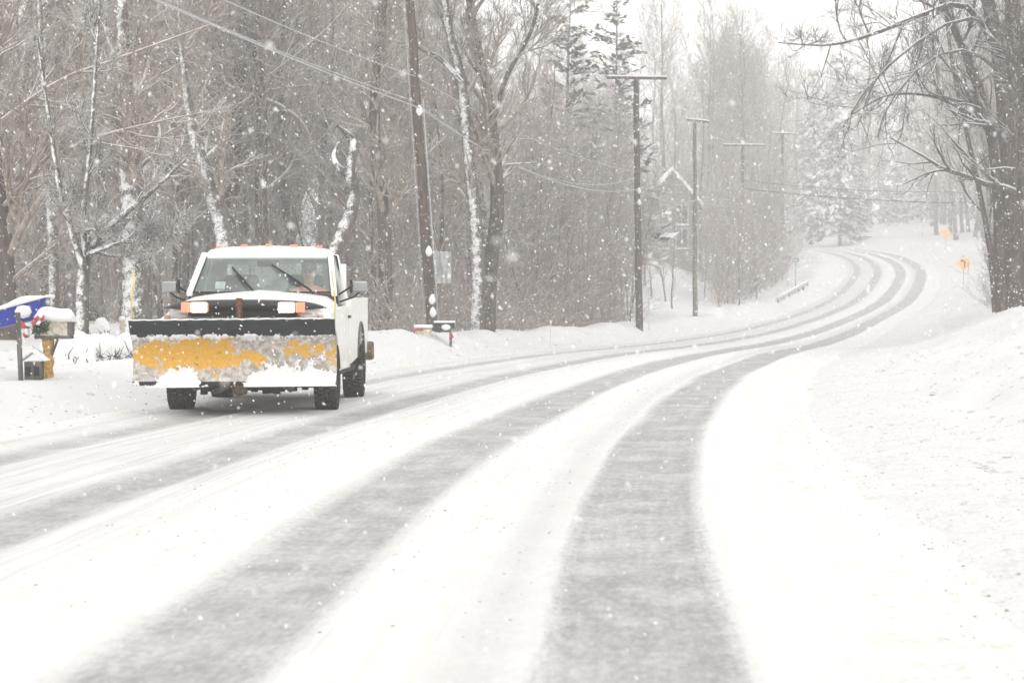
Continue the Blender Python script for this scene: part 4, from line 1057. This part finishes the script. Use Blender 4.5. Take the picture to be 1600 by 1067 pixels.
hd.tube([(0, -.11, .73), (0, -.135, .70), (0, -.115, .69)], [.008, .016, .012], 6)
for s in (-1, 1): hd.lathe([(0, -.03), (.014, -.02), (.018, .01), (0, .03)], 8, Matrix.Translation((s * .078, -.01, .72)))
hd.tube([(0, 0, .56), (0, -.01, .64)], .055, 10); head = hd.build('head', skin_m, drv)
for s in (-1, 1): MB().lathe([(0, -.01), (.011, 0), (0, .01)], 8, Matrix.Translation((s * .03, -.108, .735))).build('eye', M['black_dull'], head)
MB().tube([(-.022, -.104, .665), (0, -.11, .663), (.022, -.104, .665)], .004, 5).build('mouth', plain('lips', (.4, .18, .15), .6), head)
b = MB(); b.lathe([(.086, .0), (.09, .03), (.085, .08), (.05, .115), (0, .12)], 18, Matrix.Translation((0, -.02, .755)) @ Matrix.Diagonal((1, 1.2, 1, 1))); b.prism([(-.08, -.10), (.08, -.10), (.06, -.20), (-.06, -.20)], .765, .775, 'z'); b.build('cap', plain('dark_cap', (.03, .035, .04), .9), drv)
for s, x0 in ((1, .20), (-1, -.17)):
    h0 = Vector((x0, -.36, .31)); 
    vh = [(h0.x, h0.y, h0.z), (h0.x - s * .01, h0.y - .05, h0.z + .01)]; eh = [(0, 1)]; rh = [.030, .032]
    for f in range(4):
        bx_ = h0 + Vector((-s * .01 + (f - 1.5) * .018, -.075, .015)); ln = (.030, .036, .034, .026)[f]
        i = len(vh); vh += [tuple(bx_), tuple(bx_ + Vector((0, -ln * .9, .008))), tuple(bx_ + Vector((0, -ln * 1.1, -.022)))]; rh += [.009, .0085, .008]; eh += [(1, i), (i, i + 1), (i + 1, i + 2)]
    i = len(vh); vh += [(h0.x - s * .035, h0.y - .045, h0.z + .02), (h0.x - s * .048, h0.y - .075, h0.z + .03)]; rh += [.011, .009]; eh += [(1, i), (i, i + 1)]
    skinned('hand', vh, eh, rh, skin_m, drv, 1)

# ------------------------------------------------------------------ roadside things
# left group of mailboxes, 30 m away
D = 30.0; S = D / F
M['blue'] = plain('faded_blue_paint', (.018, .03, .30), .5); M['cream'] = plain('lichened_cream_metal', (.52, .47, .37), .7, 0, .25, 25)
M['grey_wood'] = snowy('weathered_wood', (.14, .13, .12), wind=1.2, noise_s=20); M['ochre_wood'] = plain('ochre_painted_wood', (.45, .27, .08), .7, 0, .35, 20)
M['red'] = plain('red_ribbon', (.50, .05, .07), .6); M['green'] = plain('dark_green_leaves', (.05, .09, .04), .8, 0, .4, 30)
g0 = at(0, 0, D)
def pt(px, py, dy=0): return at(px, py, D) + Vector((0, dy, 0))
# tilted blue box on its dark post
bb = empty('newspaper_box', on(14, D)); tag(bb, 'long blue box tilted upwards to the right under a rim of snow', 'box'); R0_ = bb.location
def loc(p, r=R0_): return tuple(Vector(p) - r)
a_, b_, c_, d_ = pt(-34, 518), pt(62, 497), pt(66, 463), pt(-34, 492)
back = Vector((.05, .34, 0)); 
b = MB(); b.hexa([loc(a_), loc(b_), loc(b_ + back), loc(a_ + back)], [loc(d_), loc(c_), loc(c_ + back), loc(d_ + back)]); b.build('shell', M['blue'], bb, .015)
b = MB(); b.hexa([loc(pt(63, 498, -.01)), loc(pt(71, 494, -.01)), loc(pt(71, 494, .3)), loc(pt(63, 498, .3))], [loc(pt(66, 461, -.01)), loc(pt(72, 461, -.01)), loc(pt(72, 461, .3)), loc(pt(66, 461, .3))]); b.build('door', plain('dark_blue_door', (.02, .03, .16), .5), bb, .01)
V = []; 
b = MB(); secs = []
for i in range(15):
    t = i / 14; p = d_.lerp(c_ + Vector((.05, 0, 0)), t); h = .015 + .03 * math.sin(t * 2.4 + .5) + .05 * math.exp(-((t - .62) / .2) ** 2)
    q = Vector(loc(p)); secs.append([tuple(q + Vector((0, -.02, -.015))), tuple(q + Vector((0, -.02, h * .6))), tuple(q + Vector((.01, .10, h))), tuple(q + Vector((.03, .26, h))), tuple(q + Vector((.05, .36, h * .5))), tuple(q + Vector((.05, .36, -.01)))])
b.loft(secs); b.build('snow_cap', M['snow'], bb)
b = MB(); b.lathe([(0, -.09), (.07, -.07), (.10, 0), (.07, .07), (0, .085)], 10, Matrix.Translation(loc(pt(37, 487, -.02))) @ Matrix.Diagonal((1.15, .5, 1, 1))); b.build('stuck_snow', M['snow'], bb)
def post(name, px, d, y0, y1, w, mat, label, lean=0, cat='post', snowcap=True):
    base = on(px, d, -.15); o = empty(name, base); tag(o, label, cat); top = at(px + lean, y1, d) - base
    b = MB(); hw = w / F * d / 2; k_ = top.z
    b.hexa([(-hw, -hw, 0), (hw, -hw, 0), (hw, hw, 0), (-hw, hw, 0)], [tuple(top + Vector(q)) for q in ((-hw, -hw, 0), (hw, -hw, 0), (hw, hw, 0), (-hw, hw, 0))]); b.build('shaft', mat, o, hw * .25)
    if snowcap:
        b = MB(); b.lathe([(hw * 1.2, 0), (hw * 1.4, hw * .5), (hw * .9, hw * 1.4), (0, hw * 1.7)], 9, Matrix.Translation(top)); b.build('snow_cap', M['snow'], o)
    return o
post('wooden_post', 33, 29.3, 577, 488, 7, M['grey_wood'], 'dark square post leaning in front of the blue box', -5)
# cream mailbox on turned ochre post
mbx = empty('mailbox', on(75, D)); tag(mbx, 'cream mailbox under a thick snow cap on an ochre carved post', 'mailbox'); R1_ = mbx.location
def box_arch(x0, x1, y0, y1, z0, zw, n=8):
    """mailbox outline along x: straight walls, round top"""
    r = (y1 - y0) / 2; ym = (y0 + y1) / 2; prof = [(y0, z0), (y0, zw)] + [(ym - r * math.cos(math.pi * i / n), zw + r * math.sin(math.pi * i / n)) for i in range(1, n)] + [(y1, zw), (y1, z0)]
    return prof
l0, l1 = Vector(loc(pt(54, 523), R1_)), Vector(loc(pt(108, 521), R1_))
b = MB(); b.prism(box_arch(0, 0, -.11, .11, l0.z, l0.z + .15), l0.x, l1.x); b.build('box_body', M['cream'], mbx, .006)
b = MB(); b.prism(box_arch(0, 0, -.118, .118, l0.z - .005, l0.z + .155), l1.x, l1.x + .05); b.build('door', M['grey_wood'], mbx, .006)
secs = []
for i in range(11):
    t = i / 10; x = l0.x + .02 + (l1.x + .05 - l0.x) * t; h = .17 * (1 - (2 * t - 1) ** 6 * .65) * (1 + .1 * math.sin(t * 7)); z = l0.z + .19
    secs.append([(x, -.13, z - .02), (x, -.15, z + h * .45), (x, -.08, z + h * .95), (x, .04, z + h), (x, .13, z + h * .6), (x, .13, z - .02)])
b = MB(); b.loft(secs); b.build('snow_cap', M['snow'], mbx)
b = MB(); b.box(l0.x + .02, l1.x + .04, -.12, .12, l0.z - .055, l0.z - .008); b.build('mounting_board', M['grey_wood'], mbx, .006)
b = MB(); h = l0.z - .055
b.lathe([(.07, -.2), (.075, .05), (.06, h * .25), (.085, h * .42), (.055, h * .58), (.045, h * .68), (.075, h * .82), (.085, h * .95), (.08, h)], 14, Matrix.Translation((-.0, 0, 0))); b.build('post', M['ochre_wood'], mbx)
b = MB(); b.tube([(l0.x + .12, -.02, l0.z - .06), (.02, 0, h * .45)], .02, 6); b.tube([(l1.x - .15, -.02, l0.z - .06), (.02, 0, h * .45)], .02, 6); b.build('strut', M['grey_wood'], mbx)
# ribbons and greenery
def ribbon(pts, label, base, r=.028):
    o = empty('ribbon', base); tag(o, label, 'ribbon')
    for i in range(len(pts) - 1):
        a, c = Vector(pts[i]) - Vector(base), Vector(pts[i + 1]) - Vector(base)
        b = MB(); m_ = (a + c) / 2 + Vector((0, -.03, -.02)); b.tube([a, m_, c], [r * .6, r, r * .6], 7); b.build('loop', M['red'] if i % 2 == 0 else M['snow'], o)
    return o
ribbon([pt(36, 503, -.1), pt(44, 512, -.12), pt(47, 524, -.1), pt(40, 521, -.1), pt(34, 512, -.1)], 'red and white ribbon tied round the dark leaning post', tuple(pt(40, 512, -.1)), .035)
ribbon([pt(56, 503, -.2), pt(62, 506, -.22), pt(69, 500, -.2), pt(73, 492, -.2), pt(66, 494, -.2), pt(58, 498, -.2)], 'red and white bow on the left end of the cream mailbox', tuple(pt(64, 500, -.2)))
def sprig(name, base, n, r, mat, label, seed, cat='wreath', leaf=.04):
    rg_ = np.random.default_rng(seed); p = rg_.normal(0, 1, (n, 3)); p = unit(p) * rg_.uniform(.3, 1, (n, 1)) * np.array(r); d = unit(rg_.normal(0, 1, (n, 3))); e = unit(np.cross(d, rg_.normal(0, 1, (n, 3))))
    V = np.stack([p, p + d * leaf + e * leaf * .35, p + d * leaf * 2, p + d * leaf - e * leaf * .35], 1).reshape(-1, 3)
    o = link(name, np_mesh(name, V, np.arange(len(V)).reshape(-1, 4)), mat); o.location = base; return tag(o, label, cat)
sprig('evergreen_sprig', pt(66, 512, -.17), 160, (.13, .04, .07), M['green'], 'dark green sprigs trailing over the cream mailbox side', 3, 'greenery')
# little house-shaped lantern under the boxes
lh = empty('lantern', on(53, 29.6)); tag(lh, 'small dark house-shaped lantern with snowy roof below the mailboxes', 'lantern')
b = MB(); b.box(-.11, .11, -.1, .1, 0, .24); b.build('case', M['grey_wood'], lh, .01)
b = MB(); b.prism([(-.19, .25), (0, .40), (.19, .25), (.16, .24), (0, .36), (-.16, .24)], -.15, .15, 'y'); b.build('snowy_roof', M['snow'], lh, .01)
for x in (-.055, .055): MB().box(x - .035, x + .035, -.108, -.101, .05, .17).build('pane', M['black_dull'], lh)

# snow-buried bushes right of the mailboxes
def snow_bush(px0, px1, d, py_top, label, seed, twigs=60, gap=0):
    X0, X1 = (px0 - 800) / F * d, (px1 - 800) / F * d; xm = (X0 + X1) / 2; base = Vector((xm, d, ground(xm, d) - .1))
    o = empty('snow_covered_bush', base); tag(o, label, 'bush')
    hh = at(0, py_top, d).z - base.z; rx = (X1 - X0) / 2; n, m = 40, 18; V = []
    for j in range(m + 1):
        ph = j / m * math.pi / 2
        for i in range(n):
            a = 2 * math.pi * i / n; cx, cy, cz = math.cos(a) * math.cos(ph) ** .6, math.sin(a) * math.cos(ph) ** .6, math.sin(ph) ** .8
            nn = float(vnoise(np.array([cx * 2.2 + seed]), np.array([cz * 2.5 + cy * 1.7]), seed)[0]) - .5; n2 = float(vnoise(np.array([cx * 7 + seed]), np.array([cz * 8 + cy * 5]), seed + 3)[0]) - .5
            f = 1 + nn * .35 + n2 * .16
            V.append((cx * rx * f, cy * rx * .7 * f, cz * hh * (1 + nn * .18 + n2 * .1) + .0))
    Fq = [(j * n + i, j * n + (i + 1) % n, (j + 1) * n + (i + 1) % n, (j + 1) * n + i) for j in range(m) for i in range(n)]
    b = MB(); b.add(V, Fq, True); b.build('snow_cover', M['snow'], o)
    rg_ = np.random.default_rng(seed); st = np.stack([rg_.uniform(-rx * .9, rx * .9, twigs), rg_.uniform(-rx * .75, -rx * .3, twigs), rg_.uniform(0, hh * .35, twigs)], -1)
    P = run(st, np.stack([rg_.normal(0, .6, twigs), rg_.normal(-.5, .3, twigs), rg_.uniform(.1, 1, twigs)], -1), rg_.uniform(.12, .32, twigs), 5, rg_, .3, .0); R = taper(np.full(twigs, .012), 5, .3)
    link('twigs', np_mesh('twigs', *tubes(P, R, 4)), M['bark'], o); return o
snow_bush(84, 150, 36, 520, 'rounded bush buried in snow right of the cream mailbox', 4, 14)
snow_bush(128, 185, 37, 519, 'snow-buried bush with bare twigs poking from its lower side', 6, 50)
snow_bush(176, 226, 36.5, 523, 'snow-buried bush just left of the plough blade', 9, 60)
snow_bush(60, 96, 39, 528, 'low snow-buried shrub behind the ochre post', 12, 8)
post('garden_post', 191, 44, 525, 500, 8, M['cream'], 'short pale post with snow cap behind the buried bushes', 0)
b = snow_bush(146, 172, 45, 499, 'tall snow-streaked stump behind the buried bushes', 15, 40)

# mailboxes at the nearest pole, 55 m away
D = 54.0
bm_ = empty('mailbox', on(697, D)); tag(bm_, 'black mailbox with flat layer of snow beside the nearest pole', 'mailbox'); R2_ = bm_.location
l0, l1 = Vector(loc(at(679, 519, D), R2_)), Vector(loc(at(710, 519, D), R2_))
MB().prism(box_arch(0, 0, -.10, .10, l0.z, l0.z + .13), l0.x, l1.x).build('box_body', M['black_plastic'], bm_, .006)
MB().box(l0.x - .02, l1.x + .02, -.12, .12, l0.z + .22, l0.z + .27).build('snow_cap', M['snow'], bm_, .02)
MB().box(.08, .14, -.04, .04, -.2, l0.z).build('post', M['grey_wood'], bm_, .008)
b = MB(); b.tube([(.13, -.08, l0.z - .05), (.16, -.12, l0.z - .12), (.1, -.12, l0.z - .13), (.13, -.08, l0.z - .05)], .03, 6); b.build('red_bow', M['red'], bm_)
b = MB(); b.lathe([(0, -.08), (.07, -.05), (.09, 0), (.06, .05), (0, .07)], 9, Matrix.Translation((0, -.11, l0.z + .12)) @ Matrix.Diagonal((1.3, .4, 1, 1))); b.build('stuck_snow', M['snow'], bm_)
sm_ = empty('mailbox', on(662, D)); tag(sm_, 'small snow-topped mailbox wrapped in red garland left of the pole', 'mailbox'); R3_ = sm_.location
l0, l1 = Vector(loc(at(648, 527, D), R3_)), Vector(loc(at(675, 527, D), R3_))
MB().prism(box_arch(0, 0, -.10, .10, l0.z, l0.z + .13), l0.x + .03, l1.x).build('box_body', M['cream'], sm_, .006)
MB().box(l0.x - .02, l1.x + .02, -.12, .12, l0.z + .22, l0.z + .30).build('snow_cap', M['snow'], sm_, .03)
MB().box(-.04, .04, -.04, .04, -.2, l0.z).build('post', M['grey_wood'], sm_, .008)
b = MB(); b.tube([(l0.x - .01, -.12, l0.z - .02), (l0.x - .01, -.12, l0.z + .15), (l0.x + .07, -.12, l0.z + .2), (l0.x + .2, -.12, l0.z + .19)], .022, 6); b.build('garland', M['red'], sm_)
sgb = on(692, 56); sg = empty('metal_sign', sgb); tag(sg, 'blank grey metal sign plastered with snow right of the nearest pole', 'sign')
p0, p1 = Vector(loc(at(683, 443, 56), sgb)), Vector(loc(at(705, 393, 56), sgb))
MB().box(p0.x, p1.x, -.03, -.02, p0.z, p1.z).build('panel', snowy('snowy_sign_face', (.38, .39, .39), lo=.5, hi=.8, wind=1.0, noise_s=6), sg, .003)
b = MB(); b.tube([(p0.x - .02, 0, -.3), (p0.x - .03, 0, p1.z + .02)], .03, 6); b.build('post', M['metal'], sg)

# warning signs on the right of the bend
M['sign_yellow'] = None
k = N('snowed_yellow_sign', .5, .4); n = k.noise(k.obj(), 7, 4, .6); k.color(k.mix(k.step(n, .45, .66), (.85, .42, .06), (.82, .74, .64))); M['sign_yellow'] = k.m
def diamond(px, py, d, label, arrow):
    X = (px - 800) / F * d; base = Vector((X, d, ground(X, d) - .2)); o = empty('warning_sign', base); tag(o, label, 'road sign', 'diamond warning signs on the right of the bend')
    c = Vector(loc(at(px, py, d), base)); s = .645
    MB().prism([(c.x - s, c.z), (c.x, c.z - s), (c.x + s, c.z), (c.x, c.z + s)], -.06, -.055, 'y').build('panel', M['sign_yellow'], o, .002)
    b = MB(); b.tube([(c.x, 0, -.2), (c.x, 0, c.z + s * .6)], .035, 6); b.build('post', M['metal'], o)
    if arrow:
        b = MB()
        def seg(pp, w):
            for i in range(len(pp) - 1):
                (x0, z0), (x1, z1) = pp[i], pp[i + 1]; L = math.hypot(x1 - x0, z1 - z0); nx, nz = -(z1 - z0) / L * w, (x1 - x0) / L * w
                b.prism([(c.x + x0 + nx, c.z + z0 + nz), (c.x + x1 + nx, c.z + z1 + nz), (c.x + x1 - nx, c.z + z1 - nz), (c.x + x0 - nx, c.z + z0 - nz)], -.066 - .001 * i, -.0605, 'y')
        seg([(.08, -.32), (.08, -.12), (.13, .02), (.02, .14), (-.10, .18)], .055)
        b.prism([(c.x - .10, c.z + .32), (c.x - .26, c.z + .17), (c.x - .08, c.z + .05)], -.071, -.0605, 'y'); b.build('arrow', M['black_dull'], o)
    return o
diamond(1505, 411, 176, 'nearer yellow diamond sign with a black curving arrow', True)
diamond(1477, 365, 230, 'farther blank-looking yellow diamond sign against the trees', False)
# green street-name sign
d = 165; base = on(1243, d, -.2); o = empty('street_sign', base); tag(o, 'small green street-name sign on thin post inside the bend', 'street sign')
c = at(1243, 406.5, d) - base; MB().box(c.x - .24, c.x + .24, -.03, -.02, c.z - .13, c.z + .13).build('panel', plain('green_sign', (.06, .25, .20), .5), o)
MB().box(c.x - .17, c.x + .17, -.034, -.031, c.z - .035, c.z + .035).build('lettering', plain('white_letter_strip', (.6, .6, .6), .6, 0, .5, 90), o)
b = MB(); b.tube([(0, 0, 0), (c.x, 0, c.z + .1)], .03, 6); b.build('post', plain('green_post', (.2, .3, .27), .6), o)
d = 172; base = on(1231, d, -.2); o = empty('small_sign', base); tag(o, 'tiny brownish sign just left of the green street sign', 'sign')
c = at(1231, 402.5, d) - base; MB().box(c.x - .22, c.x + .22, -.03, -.02, c.z - .12, c.z + .12).build('panel', plain('brown_sign', (.22, .17, .13), .6), o)
b = MB(); b.tube([(0, 0, 0), (c.x, 0, c.z)], .02, 6); b.build('post', M['metal'], o)
# guard rail end by the bend
ga, gb = on(1216, 152), on(1262, 172); o = empty('guard_rail', ga); tag(o, 'short snow-topped guard rail on the inside of the bend', 'guard rail')
v_ = gb - ga; up = Vector((0, 0, 1)); nn = v_.cross(up).normalized() * .05
b = MB(); b.hexa([tuple(nn + up * .14), tuple(v_ + nn + up * .14), tuple(v_ - nn + up * .14), tuple(-nn + up * .14)], [tuple(nn + up * .36), tuple(v_ + nn + up * .36), tuple(v_ - nn + up * .36), tuple(-nn + up * .36)]); b.build('rail', M['metal'], o, .02)
b = MB(); b.hexa([tuple(nn * 1.6 + up * .363), tuple(v_ + nn * 1.6 + up * .363), tuple(v_ - nn * 1.6 + up * .363), tuple(-nn * 1.6 + up * .363)], [tuple(nn + up * .46), tuple(v_ + nn + up * .46), tuple(v_ - nn + up * .46), tuple(-nn + up * .46)]); b.build('snow_cap', M['snow'], o, .03)
for i in range(7):
    p = v_ * (i / 6); MB().box(p.x - .06, p.x + .06, p.y + .07, p.y + .2, p.z - .5, p.z + .3).build('post', M['grey_wood'], o)
# far roadside mailboxes and posts beyond the bend
def far_box(px, py, d, w, label):
    X = (px - 800) / F * d; base = Vector((X, d, ground(X, d) - .2)); o = empty('mailbox', base); tag(o, label, 'mailbox'); c = at(px, py, d) - base; hw = w / F * d / 2
    MB().prism(box_arch(0, 0, -.12, .12, c.z - .12, c.z + .05), -hw, hw).build('box_body', M['black_plastic'], o); MB().box(-.06, .06, -.06, .06, 0, c.z - .12).build('post', M['grey_wood'], o)
    MB().box(-hw, hw, -.13, .13, c.z + .175, c.z + .26).build('snow_cap', M['snow'], o, .02)
far_box(1373, 371, 285, 7, 'left of two tiny dark mailboxes beyond the bend')
far_box(1379, 371, 284, 6, 'right of two tiny dark mailboxes beyond the bend')
far_box(1326, 369, 290, 7, 'lone tiny mailbox left of the far pair beyond the bend')
post('marker_post', 1440, 262, 388, 362, 2.2, plain('white_post', (.7, .7, .7), .6), 'thin white post standing beyond the outside of the bend', 0, snowcap=False)
post('marker_post', 1014, 93, 486, 460, 2.5, plain('pale_post', (.6, .6, .58), .6), 'thin pale stake right of the dark crossarm pole', 0, snowcap=False)
post('marker_post', 860, 62, 545, 505, 1.6, plain('pale_stake', (.6, .6, .58), .6), 'thin pale stake in the snowbank left of the red brush', 0, snowcap=False)

# ------------------------------------------------------------------ house up the slope, seen through trees
d = 172; hb = on(1020, d, -.6); hs = empty('house', hb); tag(hs, 'grey gabled house with snowy roof dim behind the utility poles', 'house')
hw = plain('grey_clapboard', (.26, .24, .22), .8)
def hp(px, py, dy=0): return at(px, py, d) - hb + Vector((0, dy, 0))
c0, c1 = hp(1012, 400), hp(1088, 400); zt = hp(0, 312).z; zp = hp(0, 268).z; xm = (c0.x + c1.x) / 2
b = MB(); b.prism([(c0.x, -.5), (c1.x, -.5), (c1.x, zt), (xm, zp), (c0.x, zt)], 0, 8, 'y'); wl_ = b.build('wall', hw, hs)
nb = 16
for i in range(nb):
    z0 = i * zt / nb; MB().box(c0.x + .02, c1.x - .02, -.03, -.002, z0, z0 + zt / nb * .55).build('clapboard', hw, wl_)
b = MB()
for s, xe in ((-1, c0.x - .5), (1, c1.x + .5)):
    zl = zt - .5 * (zp - zt) / ((c1.x - c0.x) / 2)
    b.prism([(xe, zl), (xm, zp + .02), (xm, zp + .32), (xe, zl + .3)], -.5, 8.5, 'y')
rf = b.build('roof', M['snow'], hs, .02)
c2 = hp(935, 400); zl = hp(0, 345).z; zr_ = hp(0, 305).z
b = MB(); b.box(c2.x, c0.x - .03, 1.5, 7, -.5, zl); b.build('wing_wall', hw, hs)
b = MB(); b.hexa([(c2.x - .4, 1.0, zl + .01), (c0.x - .03, 1.0, zl + .01), (c0.x - .03, 7.5, zl + .01), (c2.x - .4, 7.5, zl + .01)], [(c2.x + 1.0, 4.1, zr_), (c0.x - .03, 4.1, zr_), (c0.x - .03, 4.4, zr_), (c2.x + 1.0, 4.4, zr_)]); b.build('wing_roof', M['snow'], hs)
for px, py in ((1035, 335), (1065, 335), (1035, 372), (1065, 372)):
    p = hp(px, py); f = MB().box(p.x - .5, p.x + .5, -.06, -.035, p.z - .75, p.z + .75).build('window', plain('white_frame', (.6, .6, .6), .6) if px == 1035 and py == 335 else bpy.data.materials['white_frame'], hs)
    for q in (-1, 1):
        MB().box(p.x + q * .23 - .2, p.x + q * .23 + .2, -.075, -.062, p.z - .68, p.z + .68).build('pane', M['black_plastic'], f)
    MB().box(p.x - .55, p.x + .55, -.16, -.065, p.z - .86, p.z - .76).build('sill', M['snow'], f)
for px, py in ((958, 372), (990, 372)):
    p = hp(px, py); f = MB().box(p.x - .5, p.x + .5, 1.44, 1.47, p.z - .7, p.z + .7).build('window', bpy.data.materials['white_frame'], hs)
    MB().box(p.x - .42, p.x + .42, 1.42, 1.435, p.z - .6, p.z + .6).build('pane', M['black_plastic'], f)

# ------------------------------------------------------------------ lumps, crumbs of snow and grit
rg = np.random.default_rng(77)
def lumps_mesh(n, ur, Yr, rr, seed, yp=1.0):
    r_ = np.random.default_rng(seed); Y = Yr[0] + (Yr[1] - Yr[0]) * r_.uniform(0, 1, n) ** yp; u = r_.uniform(ur[0], ur[1], n); r = rr[0] * (rr[1] / rr[0]) ** (r_.uniform(0, 1, n) ** 2.2); X = XT(Y) + u
    inr = (u > -6.9) & (u < 1.5); z = np.where(inr, road_z(u, Y), H(u, Y)) - r * .15
    P = np.stack([X, Y, z], -1); dirs = np.array([[1, 0, 0], [.3, .95, 0], [-.8, .6, .1], [-.8, -.6, 0], [.3, -.95, .1], [.45, .3, .75], [-.5, .2, .7], [0, -.5, .72]])
    V = P[:, None] + dirs[None] * r[:, None, None] * r_.uniform(.6, 1.25, (n, 8, 1)) * np.array([1.2, 1, .75])
    f = np.array([[0, 1, 5], [1, 2, 6], [1, 6, 5], [2, 3, 6], [3, 7, 6], [3, 4, 7], [4, 0, 7], [0, 5, 7], [5, 6, 7]])
    return V.reshape(-1, 3), (np.arange(n)[:, None, None] * 8 + f[None]).reshape(-1, 3)
V, Q = join_vq([lumps_mesh(1500, (1.9, 6.5), (9, 60), (.008, .035), 1, 1.3), lumps_mesh(700, (1.2, 2.6), (9, 45), (.006, .016), 2, 1.3), lumps_mesh(260, (-1.3, -.4), (12, 40), (.006, .02), 3), lumps_mesh(300, (-3.3, -2.2), (12, 45), (.006, .02), 4), lumps_mesh(900, (-12, -6.8), (20, 80), (.015, .09), 6), lumps_mesh(500, (2.6, 7), (12, 45), (.02, .06), 7, 1.2)])
M['crumb'] = plain('greyish_snow_crumb', (.56, .56, .55), .9, 0, .12)
tag(link('snow_crumbs', np_mesh('snow_crumbs', V, Q, False, True), M['crumb']), 'crumbs of thrown snow scattered over road edge and banks', 'snow crumbs', kind='stuff')
V, Q = join_vq([lumps_mesh(1800, (1.3, 3.4), (8, 60), (.004, .011), 11, 1.4), lumps_mesh(420, (-1.35, -.5), (9, 50), (.004, .012), 12), lumps_mesh(700, (-3.3, -2.3), (10, 50), (.004, .011), 13), lumps_mesh(500, (-7.6, -6.3), (16, 60), (.008, .02), 14)])
tag(link('road_grit', np_mesh('road_grit', V, Q, False, True), plain('sand_and_grit', (.28, .22, .17), .9)), 'sand and dirty grit thrown along the road edges', 'grit', kind='stuff')
def lump(px, py_d, r, label, seed, flat=.7):
    base = on(px, py_d, -.02); b = MB(); rr = random.Random(seed); V = []; n, m = 12, 6
    for j in range(m + 1):
        ph = j / m * math.pi / 2
        for i in range(n):
            a = 2 * math.pi * i / n; f = r * rr.uniform(.8, 1.2); V.append((math.cos(a) * math.cos(ph) * f * 1.2, math.sin(a) * math.cos(ph) * f, math.sin(ph) * f * flat))
    b.add(V, [(j * n + i, j * n + (i + 1) % n, (j + 1) * n + (i + 1) % n, (j + 1) * n + i) for j in range(m) for i in range(n)])
    o = b.build('snow_lump', M['crumb']); o.location = base; tag(o, label, 'snow lump', 'lumps of thrown snow on the right bank')
for i, (px, dd, r, lb) in enumerate([(1540, 17.3, .065, 'biggest lump in the cluster near the right edge'), (1526, 17.6, .045, 'left lump of the cluster near the right edge'), (1551, 16.9, .05, 'lowest lump of the cluster near the right edge'),
                                     (1578, 17.0, .05, 'lump between the cluster and the right picture edge'), (1447, 19.5, .05, 'flat lump alone left of the cluster'), (1362, 22.5, .05, 'upright lump alone midway up the right bank'),
                                     (1268, 33, .055, 'small lump nearest the curving verge'), (1446, 9.0, .03, 'single low lump towards the lower right corner'), (1575, 11.8, .035, 'lone lump low at the right picture edge')]):
    lump(px, dd, r, lb, 50 + i)

# ------------------------------------------------------------------ haze and falling snow
hz = MB(); hz.box(-760, 760, -120, 960, -3, 46)
ho = hz.build('haze', None); hm = bpy.data.materials.new('haze'); hm.use_nodes = True; hm.node_tree.nodes.clear()
out = hm.node_tree.nodes.new('ShaderNodeOutputMaterial'); pv = hm.node_tree.nodes.new('ShaderNodeVolumePrincipled')
pv.inputs['Color'].default_value = (1, .995, .985, 1); pv.inputs['Density'].default_value = .0024; pv.inputs['Anisotropy'].default_value = 0.0
hm.node_tree.links.new(pv.outputs[0], out.inputs['Volume']); ho.data.materials.append(hm)
tag(ho, 'pale snowy haze filling the air', 'haze', kind='stuff')

def m_flake():
    k = N('snowflake', .9, .0); k.color((.9, .9, .9)); k.b.inputs['Subsurface Weight'].default_value = 0
    return k.m
rg = np.random.default_rng(5)
def flakes(n, d0, d1, r0, r1):
    d = (rg.uniform(d0 ** 2.2, d1 ** 2.2, n)) ** (1 / 2.2)
    X = rg.uniform(-.29, .29, n) * d; Z = CAMZ + rg.uniform(-.20, .20, n) * d
    ok = Z > (ZR(d) - .2); d, X, Z = d[ok], X[ok], Z[ok]; n = len(d)
    r = rg.uniform(r0, r1, n)
    ax = unit(rg.normal(0, 1, (n, 3))); b = unit(np.cross(ax, rg.normal(0, 1, (n, 3)))); c = np.cross(ax, b)
    P = np.stack([X, d, Z], -1)
    ax = unit(ax * .8 + np.array([[.5, 0, -1.0]])); b = unit(np.cross(ax, rg.normal(0, 1, (n, 3)))); c = np.cross(ax, b); el = rg.uniform(.8, 2.0, (n, 1)) ; ax = ax * el
    vs = [P + (ax * 1.35) * r[:, None], P + (-ax * .5 + b * 1.1) * r[:, None], P + (-ax * .5 - b * .6 + c) * r[:, None], P + (-ax * .5 - b * .6 - c) * r[:, None]]
    V = np.stack(vs, 1).reshape(-1, 3)
    f = np.array([[0, 1, 2], [0, 2, 3], [0, 3, 1], [1, 3, 2]])
    return V, (np.arange(n)[:, None, None] * 4 + f[None]).reshape(-1, 3)
V, Q = join_vq([flakes(170, 2.4, 6, .0025, .0048), flakes(1800, 5.5, 16, .0035, .006), flakes(38000, 16, 60, .004, .0092), flakes(80000, 60, 140, .009, .018), flakes(42000, 140, 280, .014, .029)])
fo = link('falling_snow', np_mesh('falling_snow', V, Q, False, True), m_flake())
tag(fo, 'snowflakes falling through the air', 'snowflakes', kind='stuff')
